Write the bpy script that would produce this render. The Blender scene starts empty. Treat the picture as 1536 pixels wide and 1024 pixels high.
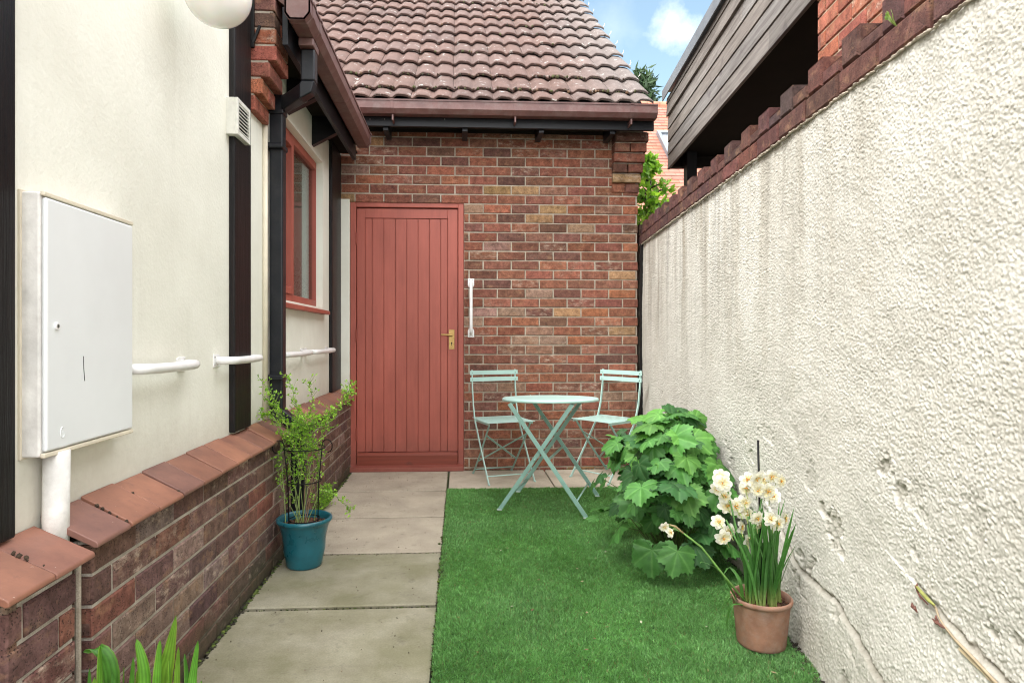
import bpy, bmesh, math, random
import numpy as np
from mathutils import Vector, Matrix
R = math.radians
random.seed(7); rng = np.random.default_rng(7)
S = bpy.context.scene; C = S.collection

# ------------------------------------------------------------ camera maths
F = 950.0; CX = 740.0; CY = 505.0; H = 1.06; TH = math.atan(50/950)
ct, st = math.cos(TH), math.sin(TH)
def ray(px, py):
    x = (px-CX)/F; z = -(py-CY)/F
    return Vector((x*ct+st, ct-x*st, z))
def at(px, py, X=None, Y=None, Z=None, t=None):
    d = ray(px, py)
    if X is not None: t = X/d.x
    elif Y is not None: t = Y/d.y
    elif Z is not None: t = (Z-H)/d.z
    return Vector((0, 0, H)) + d*t

# ------------------------------------------------------------ mesh builder
class MB:
    def __init__(s): s.v = []; s.f = []; s.c = []; s.m = []
    def add(s, vs, fs, col=(1,1,1,1), mi=0):
        o = len(s.v); s.v += [tuple(p) for p in vs]
        s.f += [tuple(i+o for i in f) for f in fs]; s.m += [mi]*len(fs)
        if isinstance(col, list): s.c += col
        else: s.c += [col]*len(vs)
    def box(s, a, b, col=(1,1,1,1), mi=0):
        x0,y0,z0 = a; x1,y1,z1 = b
        s.add([(x0,y0,z0),(x1,y0,z0),(x1,y1,z0),(x0,y1,z0),(x0,y0,z1),(x1,y0,z1),(x1,y1,z1),(x0,y1,z1)],
              [(0,3,2,1),(4,5,6,7),(0,1,5,4),(1,2,6,5),(2,3,7,6),(3,0,4,7)], col, mi)
    def bar(s, p, q, w, t, up=(0,0,1), col=(1,1,1,1)):
        p = Vector(p); q = Vector(q); d = (q-p).normalized(); u = Vector(up)
        a = d.cross(u)
        if a.length < 1e-4: a = d.cross(Vector((1,0,0)))
        a.normalize(); b = a.cross(d).normalized(); a = a*w/2; b = b*t/2
        s.add([p-a-b,p+a-b,p+a+b,p-a+b,q-a-b,q+a-b,q+a+b,q-a+b],
              [(0,1,2,3),(7,6,5,4),(0,4,5,1),(1,5,6,2),(2,6,7,3),(3,7,4,0)], col)
    def tube(s, pts, r, n=8, col=(1,1,1,1), closed=False, cap=True):
        pts = [Vector(p) for p in pts]; k = len(pts)
        rs = r if isinstance(r, (list, tuple)) else [r]*k
        vs = []; fs = []; ref = None
        for i, p in enumerate(pts):
            if closed: d = pts[(i+1)%k]-pts[i-1]
            else: d = pts[min(i+1,k-1)]-pts[max(i-1,0)]
            d.normalize()
            if ref is None:
                ref = d.cross(Vector((0,0,1)))
                if ref.length < 1e-3: ref = d.cross(Vector((1,0,0)))
            a = (ref - d*ref.dot(d)).normalized(); ref = a; b = d.cross(a)
            for j in range(n):
                an = 2*math.pi*j/n; vs.append(p + (a*math.cos(an)+b*math.sin(an))*rs[i])
        for i in range(k if closed else k-1):
            i2 = (i+1)%k
            for j in range(n):
                fs.append((i*n+j, i2*n+j, i2*n+(j+1)%n, i*n+(j+1)%n))
        if cap and not closed:
            fs.append(tuple(range(n))); fs.append(tuple(reversed(range((k-1)*n, k*n))))
        s.add(vs, fs, col)
    def lathe(s, prof, c=(0,0,0), n=40, col=(1,1,1,1)):
        vs = []; fs = []; k = len(prof)
        for r, z in prof:
            for j in range(n):
                a = 2*math.pi*j/n; vs.append((c[0]+r*math.cos(a), c[1]+r*math.sin(a), c[2]+z))
        for i in range(k-1):
            for j in range(n): fs.append((i*n+j, i*n+(j+1)%n, (i+1)*n+(j+1)%n, (i+1)*n+j))
        s.add(vs, fs, col)
    def prism(s, poly, vec, col=(1,1,1,1)):
        n = len(poly); v = Vector(vec)
        s.add([Vector(p) for p in poly]+[Vector(p)+v for p in poly],
              [tuple(reversed(range(n))), tuple(range(n,2*n))]+[(i,(i+1)%n,n+(i+1)%n,n+i) for i in range(n)], col)
    def blob(s, c, r, n=8, m=6, jit=.15, col=(1,1,1,1), sq=(1,1,1)):
        vs = []; fs = []
        for i in range(m+1):
            ph = math.pi*i/m
            for j in range(n):
                th = 2*math.pi*j/n; k = r*(1+random.uniform(-jit,jit))
                vs.append((c[0]+k*sq[0]*math.sin(ph)*math.cos(th), c[1]+k*sq[1]*math.sin(ph)*math.sin(th), c[2]+k*sq[2]*math.cos(ph)))
        for i in range(m):
            for j in range(n): fs.append((i*n+j,(i+1)*n+j,(i+1)*n+(j+1)%n,i*n+(j+1)%n))
        s.add(vs, fs, col)

def part(name, mb, mats, parent=None, bevel=None, smooth=False, seg=2):
    me = bpy.data.meshes.new(name)
    me.from_pydata(mb.v, [], mb.f); me.update()
    ms = mats if isinstance(mats, (list, tuple)) else [mats]
    for m in ms: me.materials.append(m)
    if len(ms) > 1: me.polygons.foreach_set('material_index', mb.m)
    ca = me.color_attributes.new('col', 'FLOAT_COLOR', 'POINT')
    ca.data.foreach_set('color', np.array(mb.c, dtype=np.float32).ravel())
    bm = bmesh.new(); bm.from_mesh(me); 
    if not smooth or bevel: bmesh.ops.recalc_face_normals(bm, faces=bm.faces)
    bm.to_mesh(me); bm.free()
    if smooth: me.polygons.foreach_set('use_smooth', [True]*len(me.polygons))
    o = bpy.data.objects.new(name, me); C.objects.link(o)
    if bevel:
        b = o.modifiers.new('bevel', 'BEVEL'); b.width = bevel; b.segments = seg; b.limit_method = 'ANGLE'; b.angle_limit = R(35)
        if not smooth:
            me.polygons.foreach_set('use_smooth', [True]*len(me.polygons))
            try: b.harden_normals = True
            except Exception: pass
    if parent is not None:
        o.parent = parent
        if parent.type == 'EMPTY' and not parent.get('_l'): o.location = -parent.location
    return o
def thing(name, label, cat, loc=(0,0,0), group=None, local=False):
    o = bpy.data.objects.new(name, None); C.objects.link(o); o.location = loc; o.empty_display_size = .05
    o['label'] = label; o['category'] = cat
    if group: o['group'] = group
    if local: o['_l'] = 1
    return o
def tag(o, label=None, cat=None, group=None, kind=None):
    for k, v in (('label',label),('category',cat),('group',group),('kind',kind)):
        if v: o[k] = v
    return o

# ------------------------------------------------------------ shader helper
class NT:
    def __init__(s, name):
        s.m = bpy.data.materials.new(name); s.m.use_nodes = True; s.t = s.m.node_tree
        s.t.nodes.clear(); s.out = s.t.nodes.new('ShaderNodeOutputMaterial')
    def n(s, typ, attrs=None, **kw):
        nd = s.t.nodes.new('ShaderNode'+typ)
        for k, v in (attrs or {}).items(): setattr(nd, k, v)
        for k, v in kw.items():
            k = k.replace('_', ' ')
            s.set(nd.inputs[k], v)
        return nd
    def set(s, inp, v):
        if hasattr(v, 'is_output') or isinstance(v, bpy.types.NodeSocket): s.t.links.new(v, inp)
        elif isinstance(v, tuple) and len(v) == 3 and inp.type == 'RGBA': inp.default_value = v+(1,)
        else: inp.default_value = v
    def pos(s, scale=(1,1,1)):
        g = s.n('TexCoord'); mp = s.n('Mapping', Vector=g.outputs['Object']); mp.inputs['Scale'].default_value = scale
        return mp.outputs[0]
    def noise(s, vec, scale, detail=4, rough=.55):
        return s.n('TexNoise', Vector=vec, Scale=float(scale), Detail=float(detail), Roughness=float(rough)).outputs['Fac']
    def ramp(s, fac, a, b, ca=(0,0,0), cb=(1,1,1)):
        r = s.n('ValToRGB', Fac=fac); e = r.color_ramp.elements
        e[0].position = a; e[1].position = b; e[0].color = ca+(1,); e[1].color = cb+(1,)
        return r.outputs['Color']
    def mix(s, fac, a, b, mode='MIX'):
        nd = s.n('Mix', {'data_type':'RGBA','blend_type':mode})
        s.set(nd.inputs['Factor'], fac); s.set(nd.inputs[6], a); s.set(nd.inputs[7], b)
        return nd.outputs[2]
    def math(s, op, a, b=0.0, c=None):
        nd = s.n('Math', {'operation':op}); s.set(nd.inputs[0], a); s.set(nd.inputs[1], b)
        if c is not None: s.set(nd.inputs[2], c)
        return nd.outputs[0]
    def mul(s, a, b): return s.mix(1.0, a, b, 'MULTIPLY')
    def bump(s, h, strength=.5, dist=.01, normal=None):
        nd = s.n('Bump', Height=h, Strength=float(strength), Distance=float(dist))
        if normal is not None: s.t.links.new(normal, nd.inputs['Normal'])
        return nd.outputs[0]
    def pbsdf(s, color, rough=.6, normal=None, **kw):
        p = s.n('BsdfPrincipled'); s.set(p.inputs['Base Color'], color); s.set(p.inputs['Roughness'], rough)
        if normal is not None: s.t.links.new(normal, p.inputs['Normal'])
        for k, v in kw.items(): s.set(p.inputs[k.replace('_',' ')], v)
        s.t.links.new(p.outputs[0], s.out.inputs['Surface']); return p
    def attr(s): 
        a = s.n('Attribute', {'attribute_name':'col'}); return a.outputs['Color'], a.outputs['Alpha']

def grime_mat(name, col, rough=.55, var=.12, scale=12, bump=.15, bd=.002, bscale=180, spots=0., spotcol=(.05,.045,.04), metallic=0., use_col=False, spec=.5, dust=0.):
    m = NT(name); p = m.pos()
    base = col
    if use_col: base = m.mul(m.attr()[0], col)
    n1 = m.noise(p, scale, 5)
    lo = 1-var; hi = 1+var
    c = m.mul(base, m.ramp(n1, .3, .7, (lo,lo,lo), (hi,hi,hi)))
    if spots:
        n2 = m.noise(p, scale*6, 3); c = m.mix(m.ramp(n2, .68-.1*spots, .72-.05*spots), c, spotcol)
    if dust:
        n4 = m.noise(p, scale*1.7, 6, .7); c = m.mix(m.math('MULTIPLY', m.ramp(n4, .45, .8), dust), c, (.35,.33,.3))
    n3 = m.noise(p, bscale, 3)
    rr = m.n('MapRange', Value=n1); rr.inputs[3].default_value = rough-.08; rr.inputs[4].default_value = min(1, rough+.1)
    m.pbsdf(c, rr.outputs[0], m.bump(n3, bump, bd), Metallic=metallic, Specular_IOR_Level=spec)
    return m.m

def brick_mat(name, moss=False, dim=1.0):
    m = NT(name); p = m.pos(); col, al = m.attr()
    n1 = m.noise(p, 22, 5, .6); n2 = m.noise(p, 90, 4, .65); n3 = m.noise(p, 260, 3, .6)
    c = m.mul(col, m.ramp(n1, .32, .68, (.62,.58,.56), (1.32,1.34,1.34)))
    bf = m.noise(m.pos((9,9,14)), 1.3, 5, .7)
    c = m.mix(m.math('MULTIPLY', m.ramp(bf, .54, .70), .55), c, (.34,.20,.11))
    c = m.mul(c, m.ramp(n2, .3, .7, (.72,.7,.7), (1.22,1.22,1.22)))
    # pale patches on some faces
    st_ = m.noise(m.pos((12, 12, 26)), 1.5, 6, .72)
    f = m.math('MULTIPLY', m.ramp(st_, .46, .66), m.math('MULTIPLY', al, .85))
    c = m.mix(f, c, m.mix(.45, c, (.60,.47,.36)))
    c = m.mix(m.math('MULTIPLY', m.ramp(st_, .56, .68), m.math('MULTIPLY', al, .8)), c, (.52,.42,.33))
    # dark pits
    v = m.n('TexVoronoi', Vector=p, Scale=170.0).outputs['Distance']
    pit = m.ramp(v, .20, .36, (1,1,1), (0,0,0)); pit = m.math('MULTIPLY', pit, m.ramp(m.noise(p, 40, 2), .40, .55))
    c = m.mix(m.math('MULTIPLY', pit, .8), c, (.02,.015,.014))
    if moss:
        z = m.n('SeparateXYZ', Vector=m.pos()).outputs[2]
        g = m.ramp(m.math('ADD', z, m.math('MULTIPLY', m.noise(p, 9, 5), .22)), .12, .26, (1,1,1), (0,0,0))
        c = m.mix(m.math('MULTIPLY', g, .72), c, (.045,.05,.022))
    h = m.math('ADD', m.math('MULTIPLY', n2, .6), m.math('MULTIPLY', n3, .5))
    h = m.math('SUBTRACT', h, m.math('MULTIPLY', pit, .5))
    m.pbsdf(c, .88, m.bump(h, .9, .005), Specular_IOR_Level=.3)
    return m.m
def mortar_mat(name, col, moss=False):
    m = NT(name); p = m.pos()
    c = m.mul(col, m.ramp(m.noise(p, 14, 5), .3, .7, (.68,.66,.62), (1.2,1.2,1.2)))
    c = m.mul(c, m.ramp(m.noise(p, 240, 3), .3, .7, (.8,.8,.8), (1.15,1.15,1.15)))
    if moss:
        z = m.n('SeparateXYZ', Vector=m.pos()).outputs[2]
        g = m.ramp(m.math('ADD', z, m.math('MULTIPLY', m.noise(p, 9, 5), .22)), .12, .30, (1,1,1), (0,0,0))
        c = m.mix(m.math('MULTIPLY', g, .85), c, (.03,.035,.014))
    m.pbsdf(c, .95, m.bump(m.noise(p, 300, 4), .8, .003), Specular_IOR_Level=.2)
    return m.m
def leaf_mat(name, trans=.25, rough=.42, veins=0.):
    m = NT(name); p = m.pos(); col, al = m.attr()
    c = m.mul(col, m.ramp(m.noise(p, 30, 4), .3, .7, (.78,.8,.75), (1.2,1.18,1.2)))
    b = m.n('BsdfPrincipled', Base_Color=c, Roughness=rough); b.inputs['Specular IOR Level'].default_value = .35
    m.t.links.new(m.bump(m.noise(p, 170, 3), .35, .002), b.inputs['Normal'])
    t = m.n('BsdfTranslucent', Color=m.mul(c, (1.5,1.6,.7)))
    mx = m.n('MixShader', Fac=trans); m.t.links.new(b.outputs[0], mx.inputs[1]); m.t.links.new(t.outputs[0], mx.inputs[2])
    m.t.links.new(mx.outputs[0], m.out.inputs['Surface']); return m.m

def cream_mat():
    m = NT('cream_render'); p = m.pos()
    c = m.mul((.785,.785,.70), m.ramp(m.noise(p, 2.2, 5, .6), .3, .7, (.90,.89,.87), (1.05,1.05,1.05)))
    # faint vertical dirt streaks and a dirty foot
    s1 = m.noise(m.pos((1, 9, .7)), 1.6, 5, .6)
    c = m.mix(m.math('MULTIPLY', m.ramp(s1, .55, .80), .16), c, (.50,.47,.40))
    z = m.n('SeparateXYZ', Vector=p).outputs[2]
    foot = m.ramp(m.math('ADD', z, m.math('MULTIPLY', m.noise(p, 12, 5, .7), .22)), .74, .90, (1,1,1), (0,0,0))
    c = m.mix(m.math('MULTIPLY', foot, .38), c, (.40,.35,.27))
    h = m.math('ADD', m.math('MULTIPLY', m.noise(p, 70, 5, .6), .8), m.math('MULTIPLY', m.noise(p, 6, 3), 1.2))
    m.pbsdf(c, .8, m.bump(h, .35, .006), Specular_IOR_Level=.3); return m.m
def rough_mat():
    m = NT('roughcast_render'); p = m.pos(); col, al = m.attr()
    c = m.mul((.60,.582,.528), m.ramp(m.noise(p, 2.4, 5, .6), .3, .72, (.86,.85,.83), (1.10,1.10,1.10)))
    # rain streaks under the coping: warm brown and grey
    z = m.n('SeparateXYZ', Vector=p).outputs[2]
    s1 = m.noise(m.pos((1, 3.6, .28)), 2.0, 5, .62)
    yv = m.n('SeparateXYZ', Vector=p).outputs[1]; far = m.ramp(yv, .0, 1.0, (.35,.35,.35), (1,1,1)); far = m.n('MapRange', Value=yv); far.inputs[1].default_value = 1.6; far.inputs[2].default_value = 3.4; far.inputs[3].default_value = .35; far.inputs[4].default_value = 1.0; far = far.outputs[0]
    top = m.math('MULTIPLY', m.n('MapRange', Value=z, From_Min=.55, From_Max=1.7).outputs[0], far)
    c = m.mix(m.math('MULTIPLY', m.math('MULTIPLY', m.ramp(s1, .45, .60), top), .75), c, (.30,.262,.20))
    s2 = m.noise(m.pos((1, 7, .4)), 2.3, 5, .7)
    c = m.mix(m.math('MULTIPLY', m.math('MULTIPLY', m.ramp(s2, .50, .66), top), .60), c, (.25,.24,.215))
    s3 = m.noise(p, 5.5, 6, .7)
    c = m.mix(m.math('MULTIPLY', m.ramp(s3, .58, .76), .28), c, (.40,.34,.25))
    low = m.ramp(m.math('ADD', z, m.math('MULTIPLY', m.noise(p, 7, 5, .7), .35)), .2, .42, (1,1,1), (0,0,0))
    c = m.mix(m.math('MULTIPLY', low, .42), c, (.30,.285,.22))
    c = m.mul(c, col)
    h = m.math('ADD', m.noise(p, 420, 3, .6), m.math('MULTIPLY', m.noise(p, 170, 3, .6), .8))
    m.pbsdf(c, .92, m.bump(h, .45, .002), Specular_IOR_Level=.2); return m.m
def wood_mat(name, c1, c2, axis_scale, rough=.7, bump=.5, bd=.002, use_col=False, dark=(.02,.018,.016), da=.35, spec=.4):
    m = NT(name); col, al = m.attr()
    n1 = m.noise(m.pos(axis_scale), 1.0, 6, .65)
    c = m.mix(m.ramp(n1, .3, .7), c1, c2)
    n2 = m.noise(m.pos(tuple(a*4 for a in axis_scale)), 1.0, 5, .7)
    c = m.mix(m.math('MULTIPLY', m.ramp(n2, .55, .72), da), c, dark)
    kn = m.noise(m.pos(), 6, 2); c = m.mix(m.math('MULTIPLY', m.ramp(kn, .66, .72), da), c, dark)
    if use_col: c = m.mul(c, col)
    m.pbsdf(c, rough, m.bump(m.math('ADD', n1, n2), bump, bd), Specular_IOR_Level=spec); return m.m
def tile_mat():
    m = NT('concrete_roof_tile'); p = m.pos(); col, al = m.attr()
    c = m.mul(col, m.ramp(m.noise(p, 9, 6, .65), .3, .7, (.78,.76,.75), (1.2,1.2,1.2)))
    c = m.mul(c, m.ramp(m.noise(p, 120, 3), .3, .7, (.82,.82,.82), (1.14,1.14,1.14)))
    li = m.noise(m.pos((1,1,1)), 17, 6, .72)
    c = m.mix(m.math('MULTIPLY', m.ramp(li, .60, .67), .8), c, (.46,.45,.42))
    dk = m.noise(m.pos((1,1,1)), 26, 5, .7)
    c = m.mix(m.math('MULTIPLY', m.ramp(dk, .64, .70), .8), c, (.03,.025,.02))
    m.pbsdf(c, .88, m.bump(m.noise(p, 190, 4, .7), .6, .003), Specular_IOR_Level=.3); return m.m
def quarry_mat():
    m = NT('quarry_tile'); p = m.pos(); col, al = m.attr()
    c = m.mul(col, m.ramp(m.noise(p, 9, 5, .6), .3, .7, (.74,.72,.74), (1.22,1.18,1.12)))
    c = m.mix(m.math('MULTIPLY', m.ramp(m.noise(p, 26, 5, .7), .58, .74), .4), c, (.10,.055,.05))
    c = m.mix(m.math('MULTIPLY', m.ramp(m.noise(p, 120, 2), .74, .77), .6), c, (.6,.5,.42))
    m.pbsdf(c, .5, m.bump(m.noise(p, 90, 5), .25, .002), Specular_IOR_Level=.45); return m.m
def slab_mat():
    m = NT('concrete_slab'); p = m.pos(); col, al = m.attr()
    c = m.mul(col, m.ramp(m.noise(p, 4.5, 6, .6), .3, .7, (.80,.79,.77), (1.15,1.15,1.14)))
    c = m.mul(c, m.ramp(m.noise(p, 150, 3, .7), .3, .7, (.84,.84,.84), (1.13,1.13,1.13)))
    g = m.math('MULTIPLY', m.ramp(m.noise(p, 3.2, 5, .65), .36, .62), al)
    c = m.mix(m.math('MULTIPLY', g, .75), c, (.135,.13,.055))
    s_ = m.noise(p, 11, 6, .75)
    c = m.mix(m.math('MULTIPLY', m.ramp(s_, .58, .72), .55), c, (.09,.082,.062))
    m.pbsdf(c, .85, m.bump(m.math('ADD', m.noise(p, 220, 4, .7), m.noise(p, 40, 4)), .5, .003), Specular_IOR_Level=.3); return m.m

M = {}
M['brick'] = brick_mat('mixed_red_brick'); M['brick_moss'] = brick_mat('plum_brick', moss=True)
M['mortar'] = mortar_mat('mortar', (.43,.38,.31)); M['mortar_moss'] = mortar_mat('grey_mortar', (.46,.42,.36), moss=True)
M['cream'] = cream_mat(); M['rough'] = rough_mat(); M['tile'] = tile_mat(); M['quarry'] = quarry_mat(); M['slab'] = slab_mat()
M['black_wood'] = wood_mat('black_painted_timber', (.004,.004,.005), (.011,.009,.009), (30,30,1.5), rough=.42, bump=.6, bd=.002, dark=(.03,.014,.011), da=.3, spec=.22)
M['black_wood_h'] = wood_mat('black_painted_board', (.006,.007,.009), (.013,.015,.019), (2,2,30), rough=.42, bump=.3, bd=.0015, dark=(.03,.03,.03), da=.2, spec=.28)
M['grey_wood'] = wood_mat('weathered_timber', (.085,.070,.060), (.25,.225,.20), (22,1.5,40), rough=.8, bump=.7, bd=.003, use_col=True, dark=(.09,.075,.07), da=.7)
M['black_pvc'] = grime_mat('black_plastic_pipe', (.008,.0095,.013), .36, .2, 8, .05, .001, 60, dust=.04, spec=.32)
M['brown_pvc'] = grime_mat('brown_plastic_gutter', (.125,.055,.048), .45, .18, 9, .05, .001, 60, dust=.22)
M['red_paint'] = grime_mat('red_painted_timber', (.325,.080,.052), .5, .12, 4, .22, .0015, 160, dust=.04)
def red_door_mat():
    m = NT('red_painted_timber'); p = m.pos()
    c = m.mul((.365,.090,.062), m.ramp(m.noise(m.pos((3,3,.8)), 2.2, 6, .65), .3, .7, (.84,.82,.82), (1.12,1.14,1.15)))
    gr = m.noise(m.pos((60,60,3)), 1.2, 4, .6); c = m.mul(c, m.ramp(gr, .3, .7, (.93,.92,.92), (1.05,1.05,1.05)))
    z = m.n('SeparateXYZ', Vector=p).outputs[2]
    dirt = m.ramp(m.math('ADD', z, m.math('MULTIPLY', m.noise(p, 14, 6, .75), .35)), .22, .48, (1,1,1), (0,0,0))
    c = m.mix(m.math('MULTIPLY', dirt, .5), c, (.13,.045,.032))
    c = m.mix(m.math('MULTIPLY', m.ramp(m.noise(p, 48, 4, .7), .735, .75), .7), c, (.42,.26,.2))
    c = m.mix(m.math('MULTIPLY', m.ramp(m.noise(p, 33, 5, .7), .70, .73), .5), c, (.09,.03,.024))
    h = m.math('ADD', gr, m.math('MULTIPLY', m.noise(p, 160, 3), .5))
    m.pbsdf(c, .5, m.bump(h, .35, .0015), Specular_IOR_Level=.45); return m.m
M['red_paint'] = red_door_mat()
M['red_bare'] = wood_mat('worn_red_brown_timber', (.15,.030,.016), (.24,.05,.027), (1.5,20,45), rough=.5, bump=.4, bd=.0015)
M['white_paint'] = grime_mat('white_painted_metal', (.80,.80,.79), .32, .05, 20, .08, .001, 90, dust=.05)
M['white_gloss'] = grime_mat('white_cabinet_paint', (.74,.765,.765), .36, .03, 5, .05, .001, 40, dust=.03)
M['white_dirty'] = grime_mat('grubby_white_paint', (.68,.67,.63), .5, .22, 9, .25, .002, 120, dust=.6)
M['cream_plain'] = grime_mat('cream_painted_plastic', (.68,.62,.49), .5, .08, 12, .1, .001, 90)
M['vent'] = grime_mat('off_white_vent', (.62,.62,.56), .5, .12, 20, .1, .001, 90, dust=.3)
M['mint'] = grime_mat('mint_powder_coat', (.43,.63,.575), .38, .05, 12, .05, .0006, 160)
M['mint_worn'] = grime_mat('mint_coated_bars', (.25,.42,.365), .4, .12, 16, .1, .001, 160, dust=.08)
M['grey_tip'] = grime_mat('pale_plastic_foot', (.55,.58,.55), .5, .1, 30)
M['brass'] = grime_mat('aged_brass', (.36,.24,.09), .38, .25, 60, .2, .001, 200, metallic=.9)
M['dark_hole'] = grime_mat('dark_recess', (.012,.011,.010), .8, .1, 10)
M['soffit'] = grime_mat('soffit_in_shade', (.018,.015,.012), .9, .2, 6, spec=.1)  # near-black colour holds the shade of unlit undersides and the carport inside
M['steel'] = grime_mat('dull_steel', (.40,.40,.38), .4, .15, 80, metallic=.8)
M['black_iron'] = grime_mat('black_wire', (.006,.006,.006), .55, .2, 40, spec=.2)
M['lead'] = grime_mat('grey_metal_capping', (.17,.19,.21), .42, .1, 6, .06, .001, 50, metallic=.3)
M['teal'] = grime_mat('teal_glazed_pottery', (.010,.105,.135), .28, .3, 11, .12, .002, 55, spec=.6)
M['terracotta'] = grime_mat('weathered_terracotta', (.285,.145,.092), .85, .30, 15, .3, .002, 170, dust=.35)
M['soil'] = grime_mat('potting_soil', (.10,.05,.03), .95, .5, 70, .9, .006, 160, use_col=True)
M['leaf'] = leaf_mat('lobed_leaf', .20, .55); M['leaf_small'] = leaf_mat('small_leaf', .35); M['blade'] = leaf_mat('strap_leaf', .25, .38)

def petal_mat():
    m = NT('petal'); col, al = m.attr()
    b = m.n('BsdfPrincipled', Base_Color=col, Roughness=.6); t = m.n('BsdfTranslucent', Color=m.mul(col, (1,1,.93)))
    mx = m.n('MixShader', Fac=.3); m.t.links.new(b.outputs[0], mx.inputs[1]); m.t.links.new(t.outputs[0], mx.inputs[2]); m.t.links.new(mx.outputs[0], m.out.inputs['Surface']); return m.m
M['petal'] = petal_mat(); M['needle'] = leaf_mat('needle', .1, .6)
M['stem'] = grime_mat('plant_stem', (1,1,1), .6, .25, 30, use_col=True)
M['turf'] = leaf_mat('turf_blade', .18, .5)
M['turf_mat'] = grime_mat('turf_backing', (.05,.12,.035), .9, .3, 30)
M['earth'] = grime_mat('damp_earth', (.045,.035,.026), .95, .35, 9, .9, .01, 60)
M['moss'] = grime_mat('moss', (1,1,1), .95, .3, 60, .8, .003, 300, use_col=True)
M['trim'] = grime_mat('felt', (.025,.024,.024), .8)

def glass_mat():
    m = NT('window_glass'); 
    g = m.n('BsdfGlossy', Color=(.9,.93,.95), Roughness=.02); t = m.n('BsdfTransparent', Color=(.75,.8,.78))
    f = m.n('LayerWeight', Blend=.35); f2 = m.math('ADD', m.math('MULTIPLY', f.outputs['Fresnel'], .7), .10)
    mx = m.n('MixShader', Fac=f2); m.t.links.new(t.outputs[0], mx.inputs[1]); m.t.links.new(g.outputs[0], mx.inputs[2])
    m.t.links.new(mx.outputs[0], m.out.inputs['Surface']); return m.m
M['glass'] = glass_mat()
def opal_mat():
    m = NT('opal_globe'); p = m.pos()
    c = m.mul((.93,.93,.90), m.ramp(m.noise(p, 7, 4), .3, .7, (.96,.955,.94), (1.03,1.03,1.03)))
    m.pbsdf(c, .2, None, Subsurface_Weight=.3, Coat_Weight=.4); return m.m
M['opal'] = opal_mat()
M['curtain'] = grime_mat('pale_curtain', (.6,.58,.5), .9)

# ------------------------------------------------------------ brickwork
PAL_BACK = [((.25,.092,.056),26),((.21,.080,.054),28),((.16,.070,.051),18),((.115,.060,.047),10),((.31,.112,.062),10),((.235,.115,.078),8),((.37,.23,.11),4),((.31,.20,.145),5)]
PAL_PLINTH = [((.165,.088,.070),26),((.130,.072,.062),26),((.185,.080,.060),14),((.105,.062,.056),12),((.24,.165,.125),8),((.235,.085,.056),5),((.18,.13,.112),9),((.05,.038,.036),2)]
PAL_COPE = [((.095,.043,.038),30),((.115,.048,.038),25),((.085,.044,.040),20),((.15,.055,.04),10),((.072,.048,.045),12)]
PAL_ORANGE = [((.34,.11,.065),30),((.27,.085,.056),25),((.38,.14,.08),15),((.20,.075,.056),12)]
def pick(pal):
    cs, ws = zip(*pal); c = random.choices(cs, ws)[0]; k = random.uniform(.82, 1.18)
    a = random.choice([0,0,0,0,.1,.15,.3,.45,.8])
    mean_ = [sum(q[0][j]*q[1] for q in pal)/sum(ws) for j in range(3)]; c = tuple(c[j]*.76+mean_[j]*.24 for j in range(3)); 
    return (c[0]*k, c[1]*k*random.uniform(.93,1.07), c[2]*k*random.uniform(.9,1.1), a)
def brick(mb, o, u, v, n, L, Hh, col, depth=.03, ch=.004, jit=.0012):
    """one brick: o = lower left corner on the face plane, u along, v up, n out"""
    def J(a=jit): return random.uniform(-a, a)
    pr = J(.0015); vs = []
    cor = [(0,0),(L,0),(L,Hh),(0,Hh)]; js = [(J(), J()) for _ in cor]
    for dd, ins in ((-depth,0),(-ch,0),(pr,ch)):
        for (a, b), (ja, jb) in zip(cor, js):
            aa = a + (ins if a == 0 else -ins) + ja; bb = b + (ins if b == 0 else -ins) + jb
            vs.append(o + u*aa + v*bb + n*dd)
    fs = []
    for r in (0, 4):
        for i in range(4): fs.append((r+i, r+(i+1)%4, r+4+(i+1)%4, r+4+i))
    fs.append((8,9,10,11))
    mb.add(vs, fs, col, 0)
def brickwork(mb, o, u, n, length, z0, z1, pal, course=.075, pitch=.225, off=0., skip=None, joint=.010, ragged_end=True):
    """stretcher bond between z0 and z1 along u, faces on the plane through o"""
    v = Vector((0,0,1)); u = Vector(u).normalized(); n = Vector(n).normalized(); o = Vector(o)
    z = z0; row = 0
    while z < z1-.012:
        hh = min(course-joint, z1-z)
        x = -pitch*(.5 if row % 2 else 0.) - off
        x -= 0
        while x < length-.01:
            a = max(0, x); b = min(length, x+pitch-joint)
            if b-a > .012:
                segs = [(a, b)]
                if skip:
                    for (s0, s1, q0, q1) in skip:
                        if z+hh/2 > q0 and z+hh/2 < q1:
                            ns = []
                            for (p0, p1) in segs:
                                if p1 <= s0 or p0 >= s1: ns.append((p0, p1)); continue
                                if p0 < s0-.02: ns.append((p0, s0))
                                if p1 > s1+.02: ns.append((s1, p1))
                            segs = ns
                for (p0, p1) in segs:
                    brick(mb, o+u*p0+Vector((0,0,z-o.z)), u, v, n, p1-p0, hh, pick(pal))
            x += pitch
        z += course; row += 1

# ------------------------------------------------------------ numpy noise
def vnoise(x, y, seed):
    r = np.random.default_rng(seed); T = r.random((256,256))
    xi = np.floor(x).astype(int); yi = np.floor(y).astype(int); fx = x-xi; fy = y-yi
    fx = fx*fx*(3-2*fx); fy = fy*fy*(3-2*fy); xi &= 255; yi &= 255; x1 = (xi+1)&255; y1 = (yi+1)&255
    return (T[xi,yi]*(1-fx)+T[x1,yi]*fx)*(1-fy)+(T[xi,y1]*(1-fx)+T[x1,y1]*fx)*fy - .5
def fbm(x, y, seed, o=4, g=.5):
    s = 0; a = 1
    for k in range(o): s = s + a*vnoise(x*2**k, y*2**k, seed+k); a *= g
    return s

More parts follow.
